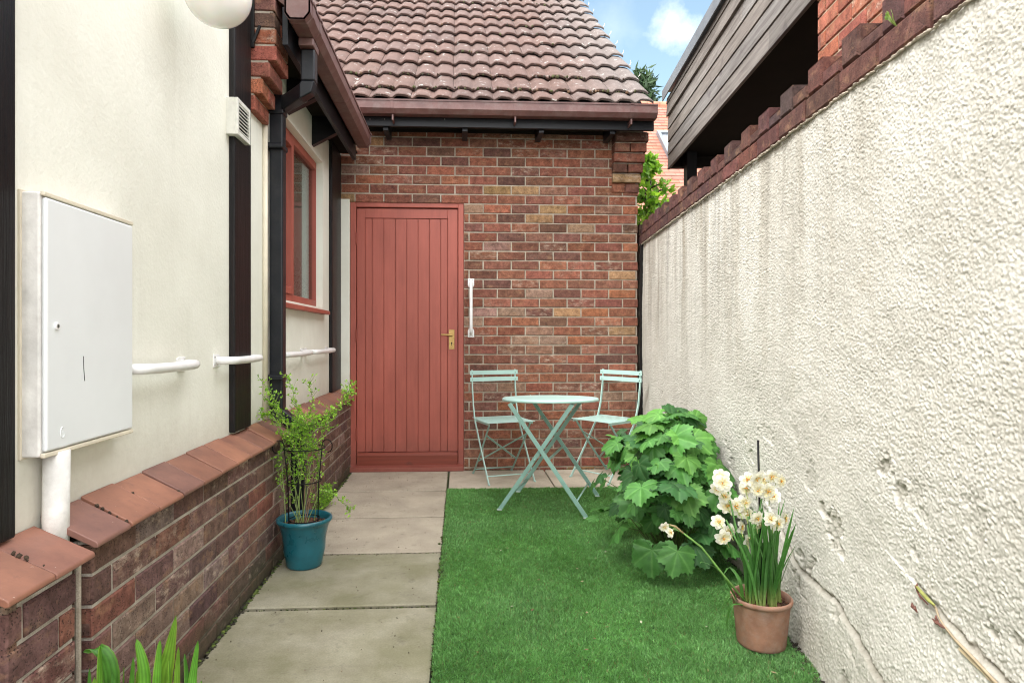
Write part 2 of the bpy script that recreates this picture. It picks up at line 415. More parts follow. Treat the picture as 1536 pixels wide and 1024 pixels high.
WL = -.96     # cream wall plane
PL = -.86     # plinth brick face
YB = 5.05     # rear brick wall plane
def WR(y): return 1.01+.0906*y

# ============================================================ GROUND / PATH / TURF
g = MB(); n = 2
g.add([(-60,-20,-.055),(60,-20,-.055),(60,90,-.055),(-60,90,-.055)], [(0,1,2,3)])
tag(part('ground', g, M['earth']), kind='structure')

def slab(mb, x0, x1, y0, y1, col, tilt=.0015):
    c = .008; z = [random.uniform(-tilt, tilt) for _ in range(4)]
    P = [(x0,y0),(x1,y0),(x1,y1),(x0,y1)]; I = [(x0+c,y0+c),(x1-c,y0+c),(x1-c,y1-c),(x0+c,y1-c)]
    vs = [(a,b,-.05) for a,b in P]+[(a,b,-.004+z[i]) for i,(a,b) in enumerate(P)]+[(a,b,z[i]) for i,(a,b) in enumerate(I)]
    fs = []
    for r in (0,4):
        for i in range(4): fs.append((r+i, r+(i+1)%4, r+4+(i+1)%4, r+4+i))
    fs.append((8,9,10,11)); mb.add(vs, fs, col)
g = MB(); ys = [5.03,4.385,3.75,3.135,2.513,1.89,1.265,.64,.015,-.6]
for i in range(len(ys)-1):
    k = random.uniform(.94,1.05)
    base = (.44*k,.385*k,.305*k, .08) if i < 3 else (.315*k,.295*k,.22*k, .75 if i < 6 else .6)
    slab(g, -.845, -.095, ys[i+1]+.011, ys[i]-.011, base)
for x0, x1 in ((-.08,.665),(.677,1.43)):
    k = random.uniform(.95,1.08); slab(g, x0, x1, 4.40, 5.03, (.46*k,.40*k,.32*k,.05))
tag(part('path', g, M['slab']), kind='structure')

g = MB(); nx, ny = 8, 40
X0, X1, Y0, Y1 = -.085, 1.0, .9, 4.395
vs = []; fs = []
for j in range(ny+1):
    y = Y0+(Y1-Y0)*j/ny
    for i in range(nx+1):
        x1 = WR(y)-.03 - .10*max(0,min(1,(2.6-y)/1.2)); vs.append((X0+(x1-X0)*i/nx, y, .001))
for j in range(ny):
    for i in range(nx): a = j*(nx+1)+i; fs.append((a,a+1,a+nx+2,a+nx+1))
g.add(vs, fs)
turf_base = part('lawn_base', g, M['turf_mat']); tag(turf_base, kind='structure')

def make_turf():
    N = 330000
    y = np.concatenate([rng.uniform(1.75, 3.2, int(N*.62)), rng.uniform(3.2, 4.40, int(N*.30)), rng.uniform(1.0, 1.75, N-int(N*.62)-int(N*.30))])
    u = rng.random(N); wr = 1.01+.0906*y-.015-.10*np.clip((2.6-y)/1.2,0,1) + .012*np.sin(y*23)
    x = -.088 + (wr+.088)*u
    keep = (np.abs(vnoise(x*9, y*9, 5))+.62 > rng.random(N)*.5)
    x, y = x[keep], y[keep]; N = len(x)
    h = rng.uniform(.008, .018, N)*(1+.15*fbm(x*5, y*5, 31, 3)); az = rng.uniform(0, 2*np.pi, N); lean = rng.uniform(.0, .016, N)
    bx = .002*fbm(x*4, y*4, 3)*3; by = -.004+.003*fbm(x*4, y*4, 9)*3
    w = rng.uniform(.0009, .0016, N)*(1+.25*(y-2))
    dx = np.cos(az)*lean+bx; dy = np.sin(az)*lean+by; wa = rng.uniform(0, 2*np.pi, N); wx = np.cos(wa)*w; wy = np.sin(wa)*w
    V = np.zeros((N,5,3), np.float32)
    V[:,0] = np.stack([x-wx, y-wy, np.zeros(N)],1); V[:,1] = np.stack([x+wx, y+wy, np.zeros(N)],1)
    V[:,2] = np.stack([x+wx*.8+dx*.4, y+wy*.8+dy*.4, h*.62],1); V[:,3] = np.stack([x-wx*.8+dx*.4, y-wy*.8+dy*.4, h*.62],1)
    V[:,4] = np.stack([x+dx, y+dy, h],1)
    me = bpy.data.meshes.new('artificial_grass')
    me.vertices.add(N*5); me.vertices.foreach_set('co', V.ravel())
    base = (np.arange(N)*5)[:,None]
    loops = np.concatenate([base+np.array([0,1,2,3]), base+np.array([3,2,4])],1).astype(np.int32).ravel()
    me.loops.add(N*7); me.loops.foreach_set('vertex_index', loops)
    st0 = np.stack([np.arange(N)*7, np.arange(N)*7+4],1).astype(np.int32).ravel()
    me.polygons.add(N*2); me.polygons.foreach_set('loop_start', st0)
    me.update(calc_edges=True); me.validate()
    k = rng.uniform(.75, 1.25, N)*(1+.22*fbm(x*3.5, y*3.5, 77, 4)); t = rng.random(N)
    col = np.stack([.165*k, .365*k, .118*k, np.ones(N)],1)
    lt = t < .22; col[lt,0] = .25*k[lt]; col[lt,1] = .50*k[lt]; col[lt,2] = .18*k[lt]
    br = t > .965; col[br,0] = .26*k[br]; col[br,1] = .25*k[br]; col[br,2] = .11*k[br]
    ca = me.color_attributes.new('col', 'FLOAT_COLOR', 'POINT'); ca.data.foreach_set('color', np.repeat(col,5,axis=0).astype(np.float32).ravel())
    me.materials.append(M['turf'])
    o = bpy.data.objects.new('artificial_grass', me); C.objects.link(o)
    tag(o, 'bright green artificial grass laid beside the slab path', 'artificial grass', kind='stuff')
make_turf()

g = MB()
for _ in range(46):
    y = random.uniform(1.9,4.3); x = random.uniform(-.05, WR(y)-.2); a = random.uniform(0,6.28); l = random.uniform(.004,.011)
    d = Vector((math.cos(a),math.sin(a),random.uniform(-.2,.2)))*l; e = Vector((-d.y,d.x,0))*.45; p = Vector((x,y,random.uniform(.014,.020)))
    g.add([p-d,p+e,p+d,p-e], [(0,1,2,3)], random.choice([(.30,.13,.06,1),(.42,.33,.18,1),(.20,.12,.06,1),(.5,.45,.33,1)]))
for _ in range(190):
    y = random.uniform(1.9,5.0); x = random.uniform(-.82,-.12); g.blob((x,y,.002), random.uniform(.001,.0028), 5, 3, .4, random.choice([(.10,.08,.05,1),(.3,.25,.18,1)]))
tag(part('litter', g, M['moss']), 'scattered dry leaf crumbs on the turf and slabs', 'leaf litter', kind='stuff')
# moss and grit along the joints and the foot of the plinth
g = MB()
def mtuft(x, y, r, z=0.):
    k = random.uniform(.5,1.5); c = random.choice([(.05*k,.075*k,.015*k,1),(.09*k,.12*k,.02*k,1),(.04*k,.035*k,.02*k,1)])
    g.blob((x,y,z), r, 6, 4, .3, c, (1,1,.55))
for _ in range(900):
    y = random.uniform(1.3, 4.95)
    if random.random() < .45+.4*math.sin(y*3.1): mtuft(-.851+abs(random.gauss(0,.007)), y, random.uniform(.003,.009))
for _ in range(360):
    y = random.uniform(1.3, 4.4); mtuft(-.09+random.gauss(0,.004), y, random.uniform(.002,.006), -.003)
for _ in range(110): mtuft(-.083+random.gauss(.004,.008), 2.95+random.gauss(0,.16), random.uniform(.004,.010), .004)
for yy in ys[3:6]:
    for _ in range(70): mtuft(random.uniform(-.84,-.1), yy+random.gauss(0,.002), random.uniform(.002,.0045), -.006)
for _ in range(120): mtuft(-.088+random.gauss(0,.003), random.uniform(4.4,5.0), random.uniform(.002,.005), -.004)
for _ in range(150): mtuft(random.uniform(.05,1.42), 5.035+random.gauss(0,.004), random.uniform(.003,.007), -.002)
tag(part('moss', g, M['moss'], smooth=True), 'green moss and grit along the path edges and joints', 'moss', kind='stuff')
# leaf litter and soil along the foot of the right wall
g = MB()
for _ in range(900):
    y = random.uniform(1.3, 4.3); x = WR(y)-.03-.10*max(0,min(1,(2.6-y)/1.2))+random.uniform(-.02,.03)
    k = random.uniform(.3,1.3); g.blob((x,y,random.uniform(-.01,.008)), random.uniform(.004,.012), 5, 3, .35, (.05*k,.038*k,.025*k,1), (1,1,.5))
tag(part('soil_strip', g, M['moss']), 'dark crumbly soil along the foot of the roughcast wall', 'soil', kind='stuff')

# ============================================================ REAR BRICK BUILDING
B = thing('brick_outbuilding', 'red brick outbuilding with brown pantiled roof and red plank door', 'outbuilding', (0.3, YB, 0))
XR = 1.436
dX0, dX1, dZ = at(525,500,Y=YB).x, at(696,500,Y=YB).x, 2.128
SX0 = -1.1
wall = MB()
skip = [(SX0-1-SX0, dX1-SX0+.002, -1, dZ)]
ZT = 2.70
brickwork(wall, (SX0, YB, 0), (1,0,0), (0,-1,0), XR-SX0, -.052, ZT, PAL_BACK, skip=skip, off=.06)
cut = [(SX0,dX0-.1),(dX1,XR)]
wall.box((dX1, YB+.006, -.05), (XR-.008, YB+.11, ZT), mi=1)
wall.box((SX0, YB+.0062, dZ+.005), (dX1, YB+.11, ZT), mi=1)
wall.box((SX0, YB+.008, -.05), (dX0-.075, YB+.10, dZ+.004), mi=1)
# right return of the wall
brickwork(wall, (XR, YB+.012, 0), (0,1,0), (1,0,0), 2.6, -.052, ZT, PAL_BACK, off=.11)
wall.box((XR-.10, YB+.11, -.05), (XR-.007, YB+2.6, ZT-.001), mi=1)
part('wall', wall, [M['brick'], M['mortar']], B)
# corbel at the eaves corner
cb = MB(); zc = 2.223
for i in range(6):
    pj = .012+.026*i; z = zc+i*.075; xr = XR+.006+.008*i
    if z+.065 > ZT+.02: break
    xl = 1.222
    o = Vector((xl, YB-pj, z)); c1 = pick(PAL_BACK)
    if i % 2: 
        brick(cb, o, Vector((1,0,0)), Vector((0,0,1)), Vector((0,-1,0)), xr-xl, .065, c1, depth=pj+.01)
        brick(cb, Vector((xr,YB-pj,z)), Vector((0,1,0)), Vector((0,0,1)), Vector((1,0,0)), pj+.1, .065, c1, depth=.05)
        cb.box((xl+.005,YB-pj+.006,z+.0005),(xr-.006,YB+.05,z+.0645), c1)
    else:
        h_ = (xr-xl)/2
        for q in range(2):
            c1 = pick(PAL_BACK); xx = xl+h_*q
            brick(cb, Vector((xx,YB-pj,z)), Vector((1,0,0)), Vector((0,0,1)), Vector((0,-1,0)), h_-.008+.008*q, .065, c1, depth=pj+.01)
            cb.box((xx+.005,YB-pj+.006,z+.0005),(xx+h_-.012+.006*q,YB+.05,z+.0645), c1)
        brick(cb, Vector((xr,YB-pj,z)), Vector((0,1,0)), Vector((0,0,1)), Vector((1,0,0)), pj+.1, .065, c1, depth=.05)
    cb.box((xl+.004,YB-pj+.012,z+.064),(xr-.008,YB+.04,z+.0755), (1,1,1,1), 1)
part('corbel', cb, [M['brick'], M['mortar']], B)
# white rendered strip left of the door
g = MB(); g.box((-1.0, YB-.004, .56), (dX0-.003, YB+.05, dZ+.018)); part('render_strip', g, M['cream'], B, bevel=.004)
# door
XD = lambda px: at(px, 500, Y=YB+.03).x
ZD = lambda py: at(610, py, Y=YB+.03).z
door = MB(); y_d = YB+.030
fx0, fx1 = dX0, dX1
lx0, lx1 = XD(535.5), XD(686.5); lz0, lz1 = ZD(696.5), ZD(313)
pz0, pz1 = ZD(677.5), ZD(327.5)
px0, px1 = XD(547.5), XD(671.5)
door.box((lx0,y_d,pz0+.001),(px0,y_d+.04,lz1)); door.box((px1,y_d,pz0+.001),(lx1,y_d+.04,lz1))
door.box((px0+.0005,y_d,pz1),(px1-.0005,y_d+.04,lz1))
edges = [547.5]+[558,575.6,592.8,610,627,644,661]+[671.5]
for a, b in zip(edges[:-1], edges[1:]):
    door.box((XD(a)+.0015, y_d+.007, pz0+.0005), (XD(b)-.0015, y_d+.03, pz1-.0015))
door.box((px0,y_d+.02,pz0),(px1,y_d+.032,pz1), (1,1,1,1))
D = part('door', door, M['red_paint'], B, bevel=.0025)
D['label'] = 'dusky red plank door with brass lever handle'
fr = MB(); y_f = YB+.012
fr.box((fx0,y_f,-.0),(XD(534.6),y_f+.09,dZ)); fr.box((XD(687.3),y_f,0),(fx1-.002,y_f+.09,dZ)); fr.box((XD(534.6)+.0005,y_f,ZD(311.8)),(XD(687.3)-.0005,y_f+.09,dZ-.001))
part('door_frame', fr, M['red_paint'], D, bevel=.004)
kb = MB(); kb.prism([(lx0,y_d-.022,lz0),(lx0,y_d-.022,pz0-.022),(lx0,y_d+.0,pz0-.002),(lx0,y_d+.04,pz0-.002),(lx0,y_d+.04,lz0)], (lx1-lx0,0,0))
part('kick_board', kb, M['red_bare'], D, bevel=.002)
sl = MB(); sl.prism([(fx0-.002,YB-.045,.0),(fx0-.002,YB-.045,.033),(fx0-.002,YB+.028,.047),(fx0-.002,YB+.1,.047),(fx0-.002,YB+.1,.0)], (fx1-fx0+.0,0,0))
part('sill', sl, M['red_paint'], D, bevel=.004)
hx, hz = at(677.5,509,Y=YB+.03).x, at(677.5,509,Y=YB+.03).z
hd = MB(); hd.box((hx-.022,y_d-.006,hz-.078),(hx+.022,y_d+.001,hz+.078))
hd.tube([(hx,y_d-.004,hz+.035),(hx,y_d-.045,hz+.035)], .009, 12)
hd.tube([(hx+.004,y_d-.045,hz+.035),(hx-.03,y_d-.047,hz+.036),(hx-.085,y_d-.043,hz+.038)], [.009,.009,.007], 12)
H1 = part('handle', hd, M['brass'], D, bevel=.001)
kh = MB(); kh.tube([(hx,y_d-.0072,hz-.028),(hx,y_d-.0060,hz-.028)], .006, 10); kh.box((hx-.0025,y_d-.0072,hz-.046),(hx+.0025,y_d-.006,hz-.028)); part('keyhole', kh, M['dark_hole'], D)
for py in (357,503,650):
    p = at(532,py,Y=y_f); hg = MB(); hg.tube([(XD(535)-.002,y_f-.004,p.z-.045),(XD(535)-.002,y_f-.004,p.z+.045)], .006, 8)
    for q in (-.016,.016): hg.tube([(XD(535)-.002,y_f-.004,p.z+q-.001),(XD(535)-.002,y_f-.004,p.z+q+.001)], .0075, 8)
    part('hinge', hg, M['red_paint'], D)
# dark backing behind the door
g = MB(); g.box((dX0-.02,YB+.13,-.02),(dX1+.02,YB+.15,dZ+.1)); part('door_backing', g, M['dark_hole'], B)
# fascia, soffit, rafter ends
YF = 4.77
fa = MB(); fa.box((-.98,YF,2.635),(XR+.045,YF+.025,2.79)); part('fascia', fa, M['black_wood_h'], B, bevel=.002)
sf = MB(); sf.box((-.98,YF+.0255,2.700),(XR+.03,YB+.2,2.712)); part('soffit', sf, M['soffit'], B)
wp = MB(); wp.box((-1.1,YB-.012,ZT-.02),(1.215,YB+.005,ZT+.005)); part('wall_plate', wp, M['soffit'], B)
for px in (578.5, 697.5, 812, 919):
    p = at(px,192,Y=YF+.03); r_ = MB(); r_.box((p.x-.02,YF+.027,2.612),(p.x+.02,YB-.014,2.699)); part('rafter_end', r_, M['black_wood_h'], B, bevel=.002)
for px in (555,577,667,771,870,963):
    p = at(px,179,Y=YF); sc = MB(); sc.blob((p.x,YF-.0005,p.z), .0045, 6, 4, 0); part('nail_head', sc, M['steel'], B)
# gutter
GP = [(0,0),(0,-.07),(.02,-.098),(.088,-.098),(.113,-.066),(.113,-.012),(.118,-.012),(.118,0),(.105,0),(.105,-.062),(.084,-.09),(.026,-.09),(.008,-.066),(.008,0)]
gu = MB(); zg = 2.795; gx0, gx1 = -.80, 1.475
gu.prism([(gx0,YF-.003-a,zg+b) for a,b in GP], (gx1-gx0,0,0))
for xx in (gx0,gx1-.006): gu.prism([(xx,YF-.0025-a,zg+b-.0005) for a,b in GP[:8]], (.0062,0,0))
G1 = part('gutter', gu, M['brown_pvc'], B)
for px in (588,773,948):
    xx = at(px,158,Y=YF-.11).x; u_ = MB()
    u_.prism([(xx-.013,YF-.003-a*1.03+.001,zg+b*1.03+.0015) for a,b in GP[:8]], (.026,0,0)); u_.box((xx-.004,YF-.09,zg-.145),(xx+.008,YF-.0005,zg-.104)); part('bracket', u_, M['brown_pvc'], G1, bevel=.0015)

# roof tiles: every tile is its own curved patch in the one roof mesh
def tiled_roof(o, ux, us, nn, width, nrows, gauge, tilew, roll, amp, cols, seg=10, x_off=0., lift=.032, stop=None, first=0.):
    mb = MB(); o = Vector(o); ux = Vector(ux); us = Vector(us); nn = Vector(nn)
    def prof(x):
        p = 2*math.pi*x/roll; return amp*(math.sin(p+.75*math.sin(p+.9)))
    nt = int(round(width/tilew))
    for r in range(nrows):
        s0 = r*gauge-(first if r else 0); s1 = s0+gauge*1.16-(first if not r else 0)
        rj = random.uniform(-.004,.004)
        for t in range(nt):
            col = random.choice(cols); k = random.uniform(.93,1.07); edge = 1.0
            cc = tuple(c*k for c in col)+(1,)
            dz = random.uniform(-.002,.002); ds = random.uniform(-.005,.005); tw = random.uniform(-.003,.003)
            x0 = t*tilew; vs = []; n_ = int(seg*tilew/roll)
            if stop and stop(x0+tilew/2, s0): continue
            for i in range(n_+1):
                x = x0+tilew*i/n_; xx = min(max(x, x0+.0012), x0+tilew-.0012)
                hh = prof(xx+x_off)+dz+tw*(i/n_-.5)*2
                b = o+ux*(xx+rj)
                vs += [b+us*(s1)+nn*(hh), b+us*(s0+.01+ds)+nn*(hh+lift), b+us*(s0+ds)+nn*(hh+lift-.004), b+us*(s0+ds+.002)+nn*(hh+lift-.020), b+us*(s0+.06)+nn*(hh+lift-.024)]
            fs = []
            for i in range(n_):
                for j in range(4): a = i*5+j; fs.append((a,a+5,a+6,a+1))
            fs.append((0,1,2,3,4)); fs.append(tuple(n_*5+q for q in (4,3,2,1,0)))
            mb.add(vs, fs, cc)
    return mb
pit = R(39.2); us = Vector((0,math.cos(pit),math.sin(pit))); nn = Vector((0,-math.sin(pit),math.cos(pit)))
RC = [(.110,.067,.055),(.115,.070,.058),(.104,.063,.053),(.110,.070,.060),(.102,.066,.057)]
ro = Vector((XR+.008-.3*17, 4.655, 2.788))
rt = tiled_roof(ro, (1,0,0), us, nn, .3*17, 18, .322, .3, .15, .0128, RC, x_off=.11, lift=.034, first=.12)
# greyer lichened tiles towards the verge
for i, (p, c) in enumerate(zip(rt.v, rt.c)):
    f = max(0, min(1, (p[0]-.75)/.7))*.75; gcol = (.17,.155,.145)
    rt.c[i] = (c[0]*(1-f)+gcol[0]*f, c[1]*(1-f)+gcol[1]*f, c[2]*(1-f)+gcol[2]*f, 1)
RF = part('roof', rt, M['tile'], B, smooth=False)
ru = MB(); ru.prism([(-3.4,4.70,2.74),(-3.4,4.70+5.6*math.cos(pit),2.74+5.6*math.sin(pit)),(-3.4,4.70+5.6*math.cos(pit),2.70+5.6*math.sin(pit)),(-3.4,4.70,2.70)], (XR-.02+3.4,0,0))
part('roof_deck', ru, M['trim'], RF)
vb = MB(); 
vb.prism([(XR-.018,4.80,2.70),(XR-.018,4.68+5.7*math.cos(pit),2.755+5.7*math.sin(pit)),(XR-.018,4.68+5.7*math.cos(pit),2.66+5.7*math.sin(pit)),(XR-.018,4.80,2.655)], (.02,0,0)); part('verge_board', vb, M['mortar'], B)
gb = MB(); gb.prism([(XR-.11,YB+.1,ZT-.003),(XR-.11,9.0,2.66+4.3*math.tan(pit)),(XR-.11,9.0,ZT-.003)], (.09,0,0)); part('gable_wall', gb, M['mortar'], B)
# lichen / moss lumps and wind clips at the verge
ml = MB()
for _ in range(260):
    s_ = random.uniform(0.02, 5.2) if random.random() < .5 else random.uniform(0,.8); x = random.uniform(-.9, XR-.02); row = round(s_/.322)*.322-.12
    if row < .02: row = .202
    p = Vector((x,4.655,2.788))+us*(row+random.uniform(-.012,.004))+nn*(random.uniform(.018,.036)); k = random.uniform(.4,1.2)
    ml.blob(p, random.uniform(.004,.013), 6, 4, .4, random.choice([(.045*k,.035*k,.02*k,1),(.07*k,.07*k,.025*k,1),(.12*k,.07*k,.04*k,1)]))
tag(part('moss', ml, M['moss'], RF, smooth=True), kind='stuff')
for r in range(2,13,1):
    if r % 3 == 2 and r > 6: continue
    p = Vector((XR+.008,4.655,2.788))+us*(r*.322-.08)+nn*.03; q = p+Vector((random.uniform(.004,.02),0,random.uniform(.02,.045)))
    cl = MB(); cl.tube([p, p.lerp(q,.5)+Vector((.006,0,0)), q], .0022, 5); part('verge_clip', cl, M['steel'], RF)

# ============================================================ LEFT RENDERED HOUSE
L = thing('rendered_house', 'cream rendered house with black timber posts and low brick plinth', 'house', (WL, 2.6, 0))
ZE = 2.50
wy0, wy1, wz0, wz1 = 3.30, at(484,350,X=WL).y, 1.262, 2.275
w = MB()
def plane_x(y0,y1,z0,z1): w.box((WL-.25,y0,z0),(WL,y1,z1))
plane_x(-1.2, 2.93, .50, 3.1)
plane_x(2.93, wy0, .50, ZE); plane_x(wy1, YB+.0, .50, ZE); plane_x(wy0, wy1, .50, wz0); plane_x(wy0, wy1, wz1, ZE)
part('wall', w, M['cream'], L)
# brick plinth
g = MB(); Yp0 = 1.533
brickwork(g, (PL, Yp0, 0), (0,1,0), (1,0,0), YB-Yp0-.002, -.02, .578, PAL_PLINTH, off=.13)
g.box((WL-.02, Yp0+.008, -.03), (PL-.006, YB-.001, .577), mi=1)
z = -.02; r_ = 0
while z < .56:   # return end
    hh = min(.065, .577-z); brick(g, Vector((PL-.003,Yp0,z)), Vector((-1,0,0)), Vector((0,0,1)), Vector((0,-1,0)), .10, hh, pick(PAL_PLINTH)); z += .075
# near pier, one brick wide
z = -.02
brickwork(g, (-.852, 1.24, 0), (0,1,0), (1,0,0), .215, -.055, .562, PAL_PLINTH, off=.06)
while z < .55:
    hh = min(.065, .562-z); brick(g, Vector((-.855,1.24,z)), Vector((-1,0,0)), Vector((0,0,1)), Vector((0,-1,0)), .10, hh, pick(PAL_PLINTH)); z += .075
g.box((WL-.02, 1.248, -.03), (-.859, 1.452, .561), mi=1)
# continuing plinth beside the camera, set back
g.box((WL-.02, -1.2, -.03), (-.93, 1.24, .561), mi=1)
brickwork(g, (-.92, -1.2, 0), (0,1,0), (1,0,0), 2.435, -.02, .562, PAL_PLINTH)
part('brick_plinth', g, [M['brick_moss'], M['mortar_moss']], L)
g = MB(); g.box((WL-.02,1.453,-.03),(WL+.012,1.54,.60)); part('mortar_infill', g, M['mortar'], L)
# quarry tile coping
QC = [(.27,.127,.086),(.245,.115,.082),(.285,.132,.086),(.225,.115,.09),(.29,.135,.088),(.235,.115,.084)]
g = MB()
def qtile(y0, y1, xf, zf, xr=WL+.004, zr=.655, th=.02):
    c = random.choice(QC); k = random.uniform(.85,1.12); c = tuple(a*k for a in c)+(1,)
    j = random.uniform(-.002,.002); y0 += random.uniform(0,.0015)
    pf = [(xf,zf+.003),(xf-.004,zf),(xf-.02,zf)]
    pts = [(xr,zr-th),(xf-.008,zf-.0005),(xf-.001,zf),(xf,zf+.003),(xf-.001,zf+.010),(xf-.005,zf+.014),(xr,zr+j)]
    g.prism([(a,y0,b+j) for a,b in pts], (0,y1-y0,0), c)
y = 1.494
while y < YB-.02:
    y2 = min(y+.150, YB-.004); qtile(y+.0018, y2-.0003, -.828, .577); y += .1535
for yy in (1.20, 1.3395): qtile(yy, yy+.1365, -.822, .563, zr=.637)
y = -1.1
while y < 1.19: qtile(y, y+.15, -.885, .563, zr=.637); y += .1535
part('coping', g, M['quarry'], L, bevel=.0026)
g = MB(); g.prism([(WL+.002,1.535,.600),(-.868,1.535,.556),(-.868,YB-.01,.556),(WL+.002,YB-.01,.600)], (0,0,-.004)); 
g.add([(WL+.002,1.50,.648),(-.845,1.50,.584),(-.845,YB-.01,.584),(WL+.002,YB-.01,.648)], [(0,1,2,3)])
part('coping_bed', g, M['earth'], L)
cr = MB()
for (yy, zz) in ((1.3385,.637),(1.647,.655),(1.80,.655),(1.954,.655)):
    for _ in range(6 if yy < 1.7 else 1):
        t_ = random.uniform(.3,.98) if yy > 1.4 else random.uniform(.35,.9); x = WL+(.13)*t_; k = random.uniform(.4,1.1)
        cr.blob((x,yy+random.gauss(0,.002),zz-(zz-.585)*t_+.003), random.uniform(.002,.006), 6, 4, .4, (.075*k,.05*k,.03*k,1))
tag(part('moss', cr, M['moss'], L, smooth=True), kind='stuff')
# timber posts
def post(y0, y1, z0, z1, xf):
    g = MB(); g.box((WL-.002,y0,z0),(xf,y1,z1)); return part('timber_post', g, M['black_wood'], L, bevel=.006)
post(1.19, at(25,400,X=-.935).y, .637, 3.08, -.935)
post(at(352.5,400,X=-.935).y, at(377,400,X=-.935).y, .660, 3.08, -.935)
post(at(498.5,400,X=-.935).y, YB-.006, .652, ZE-.01, -.935)
# window
W = MB(); fxp = WL-.045
def wbox(mb,y0,y1,z0,z1,x0=fxp-.06,x1=fxp): mb.box((x0,y0,z0),(x1,y1,z1))
fy1 = at(477,350,X=fxp).y+.03; my = 3.87
wbox(W, wy0+.002, wy0+.05, wz0, wz1); wbox(W, fy1-.045, wy1-.002, wz0, wz1); wbox(W, wy0+.05, fy1-.045, wz1-.05, wz1-.001); wbox(W, wy0+.05, fy1-.045, wz0+.001, wz0+.05)
wbox(W, my-.025, my+.025, wz0+.05, wz1-.05)
for a,b in ((wy0+.05,my-.025),):
    x0,x1 = fxp-.05, fxp+.012
    for q in ((a,a+.04,wz0+.05,wz1-.05),(b-.04,b,wz0+.05,wz1-.05),(a+.04,b-.04,wz1-.09,wz1-.05),(a+.04,b-.04,wz0+.05,wz0+.09)): wbox(W,*q,x0,x1)
WW = part('window', W, M['red_paint'], L, bevel=.003); WW['label'] = 'dusky red two light timber window'
g = MB(); g.box((fxp-.03,wy0+.05,wz0+.05),(fxp-.026,my-.02,wz1-.05)); part('pane', g, M['glass'], WW); g = MB(); g.box((fxp-.03,my+.02,wz0+.05),(fxp-.026,fy1-.04,wz1-.05)); part('pane', g, M['glass'], WW)
g = MB(); g.prism([(fxp-.02,wy0+.004,wz0+.003),(WL+.045,wy0+.004,wz0-.022),(WL+.045,wy0+.004,wz0-.047),(fxp-.02,wy0+.004,wz0-.045)], (0,wy1-wy0+.03,0)); part('sill', g, M['red_paint'], WW, bevel=.003)
g = MB()
for k in range(24):
    a0 = wy0+.6+.024*k; g.box((fxp-.16-.012*(k%2),a0,wz0),(fxp-.155-.012*(k%2),a0+.0245,wz1))
part('curtain', g, M['curtain'], WW)
g = MB(); g.box((fxp-.9,wy0-.2,wz0-.2),(fxp-.88,wy1+.2,wz1+.2)); part('room_wall', g, M['dark_hole'], L)
# eaves: fascia, gutter, rafter ends, brick corbel
g = MB(); g.box((-.80,2.90,2.375),(-.775,4.765,2.545)); part('fascia', g, M['black_wood_h'], L, bevel=.002)
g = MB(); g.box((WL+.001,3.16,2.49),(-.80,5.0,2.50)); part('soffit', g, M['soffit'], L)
for y0,y1 in ((3.56,3.61),(4.16,4.21)):
    g = MB(); g.prism([(WL+.001,y0,2.30),(-.80,y0,2.385),(-.80,y0,2.488),(WL+.001,y0,2.488)], (0,y1-y0,0)); part('rafter_end', g, M['black_wood_h'], L, bevel=.002)
zl = 2.555; lg0, lg1 = 2.83, 4.735
gu = MB(); gu.prism([(-.772+a,lg0,zl+b) for a,b in GP], (0,lg1-lg0,0))
for yy in (lg0,lg1-.006): gu.prism([(-.7725+a,yy,zl+b-.0005) for a,b in GP[:8]], (0,.0062,0))
G2 = part('gutter', gu, M['brown_pvc'], L)
for yy in (2.87,3.02,3.82,4.70):
    g = MB(); g.prism([(-.771+a*1.03-.001,yy,zl+b*1.03+.0015) for a,b in GP[:8]], (0,.028 if yy > 2.9 else .05,0)); part('bracket', g, M['brown_pvc'], G2, bevel=.0015)
g = MB(); g.box((-.755,3.00,2.42),(-.685,3.12,2.458)); part('outlet', g, M['brown_pvc'], G2, bevel=.006)
# downpipe : square section with swan neck
g = MB(); ph = .034
def sq(p, q, s=ph):
    g.bar(p, q, s*2, s*2)
g.box((-.752,3.03,2.27),(-.686,3.098,2.418))
g.prism([(-.752,3.03,2.27),(-.686,3.03,2.27),(-.700,3.03,2.215),(-.74,3.03,2.19),(-.76,3.03,2.185),(-.76,3.03,2.25)], (0,.068,0))
g.prism([(-.752,3.032,2.262),(-.752,3.032,2.19),(-.87,3.16,2.175),(-.87,3.16,2.245)], (.0,.066,0))
g.prism([(-.74,3.03,2.19),(-.74,3.03,2.262),(-.885,3.175,2.25),(-.885,3.175,2.178)], (.01,.066,0))
g.box((-.945,3.172,2.16),(-.868,3.248,2.256))
g.box((-.942,3.180,.70),(-.875,3.246,2.165))
for zz in (1.985,.845): g.box((-.958,3.150,zz),(-.868,3.253,zz+.028))
g.prism([(-.942,3.18,.70),(-.875,3.18,.70),(-.770,3.18,.615),(-.770,3.18,.545),(-.838,3.18,.545),(-.838,3.18,.60),(-.942,3.18,.672)], (0,.066,0))
g.box((-.838,3.1805,.02),(-.770,3.2455,.547)); g.box((-.842,3.1765,.50),(-.766,3.2495,.56))
part('downpipe', g, M['black_pvc'], L, bevel=.008, seg=3)
g = MB(); g.tube([(-.950,3.145,.66),(-.950,3.145,2.12)], .013, 10)
part('conduit', g, M['cream_plain'], L, smooth=True)
g = MB(); g.tube([(-.872,1.495,-.02),(-.872,1.495,.55)], .007, 8); part('conduit', g, M['mortar'], L)
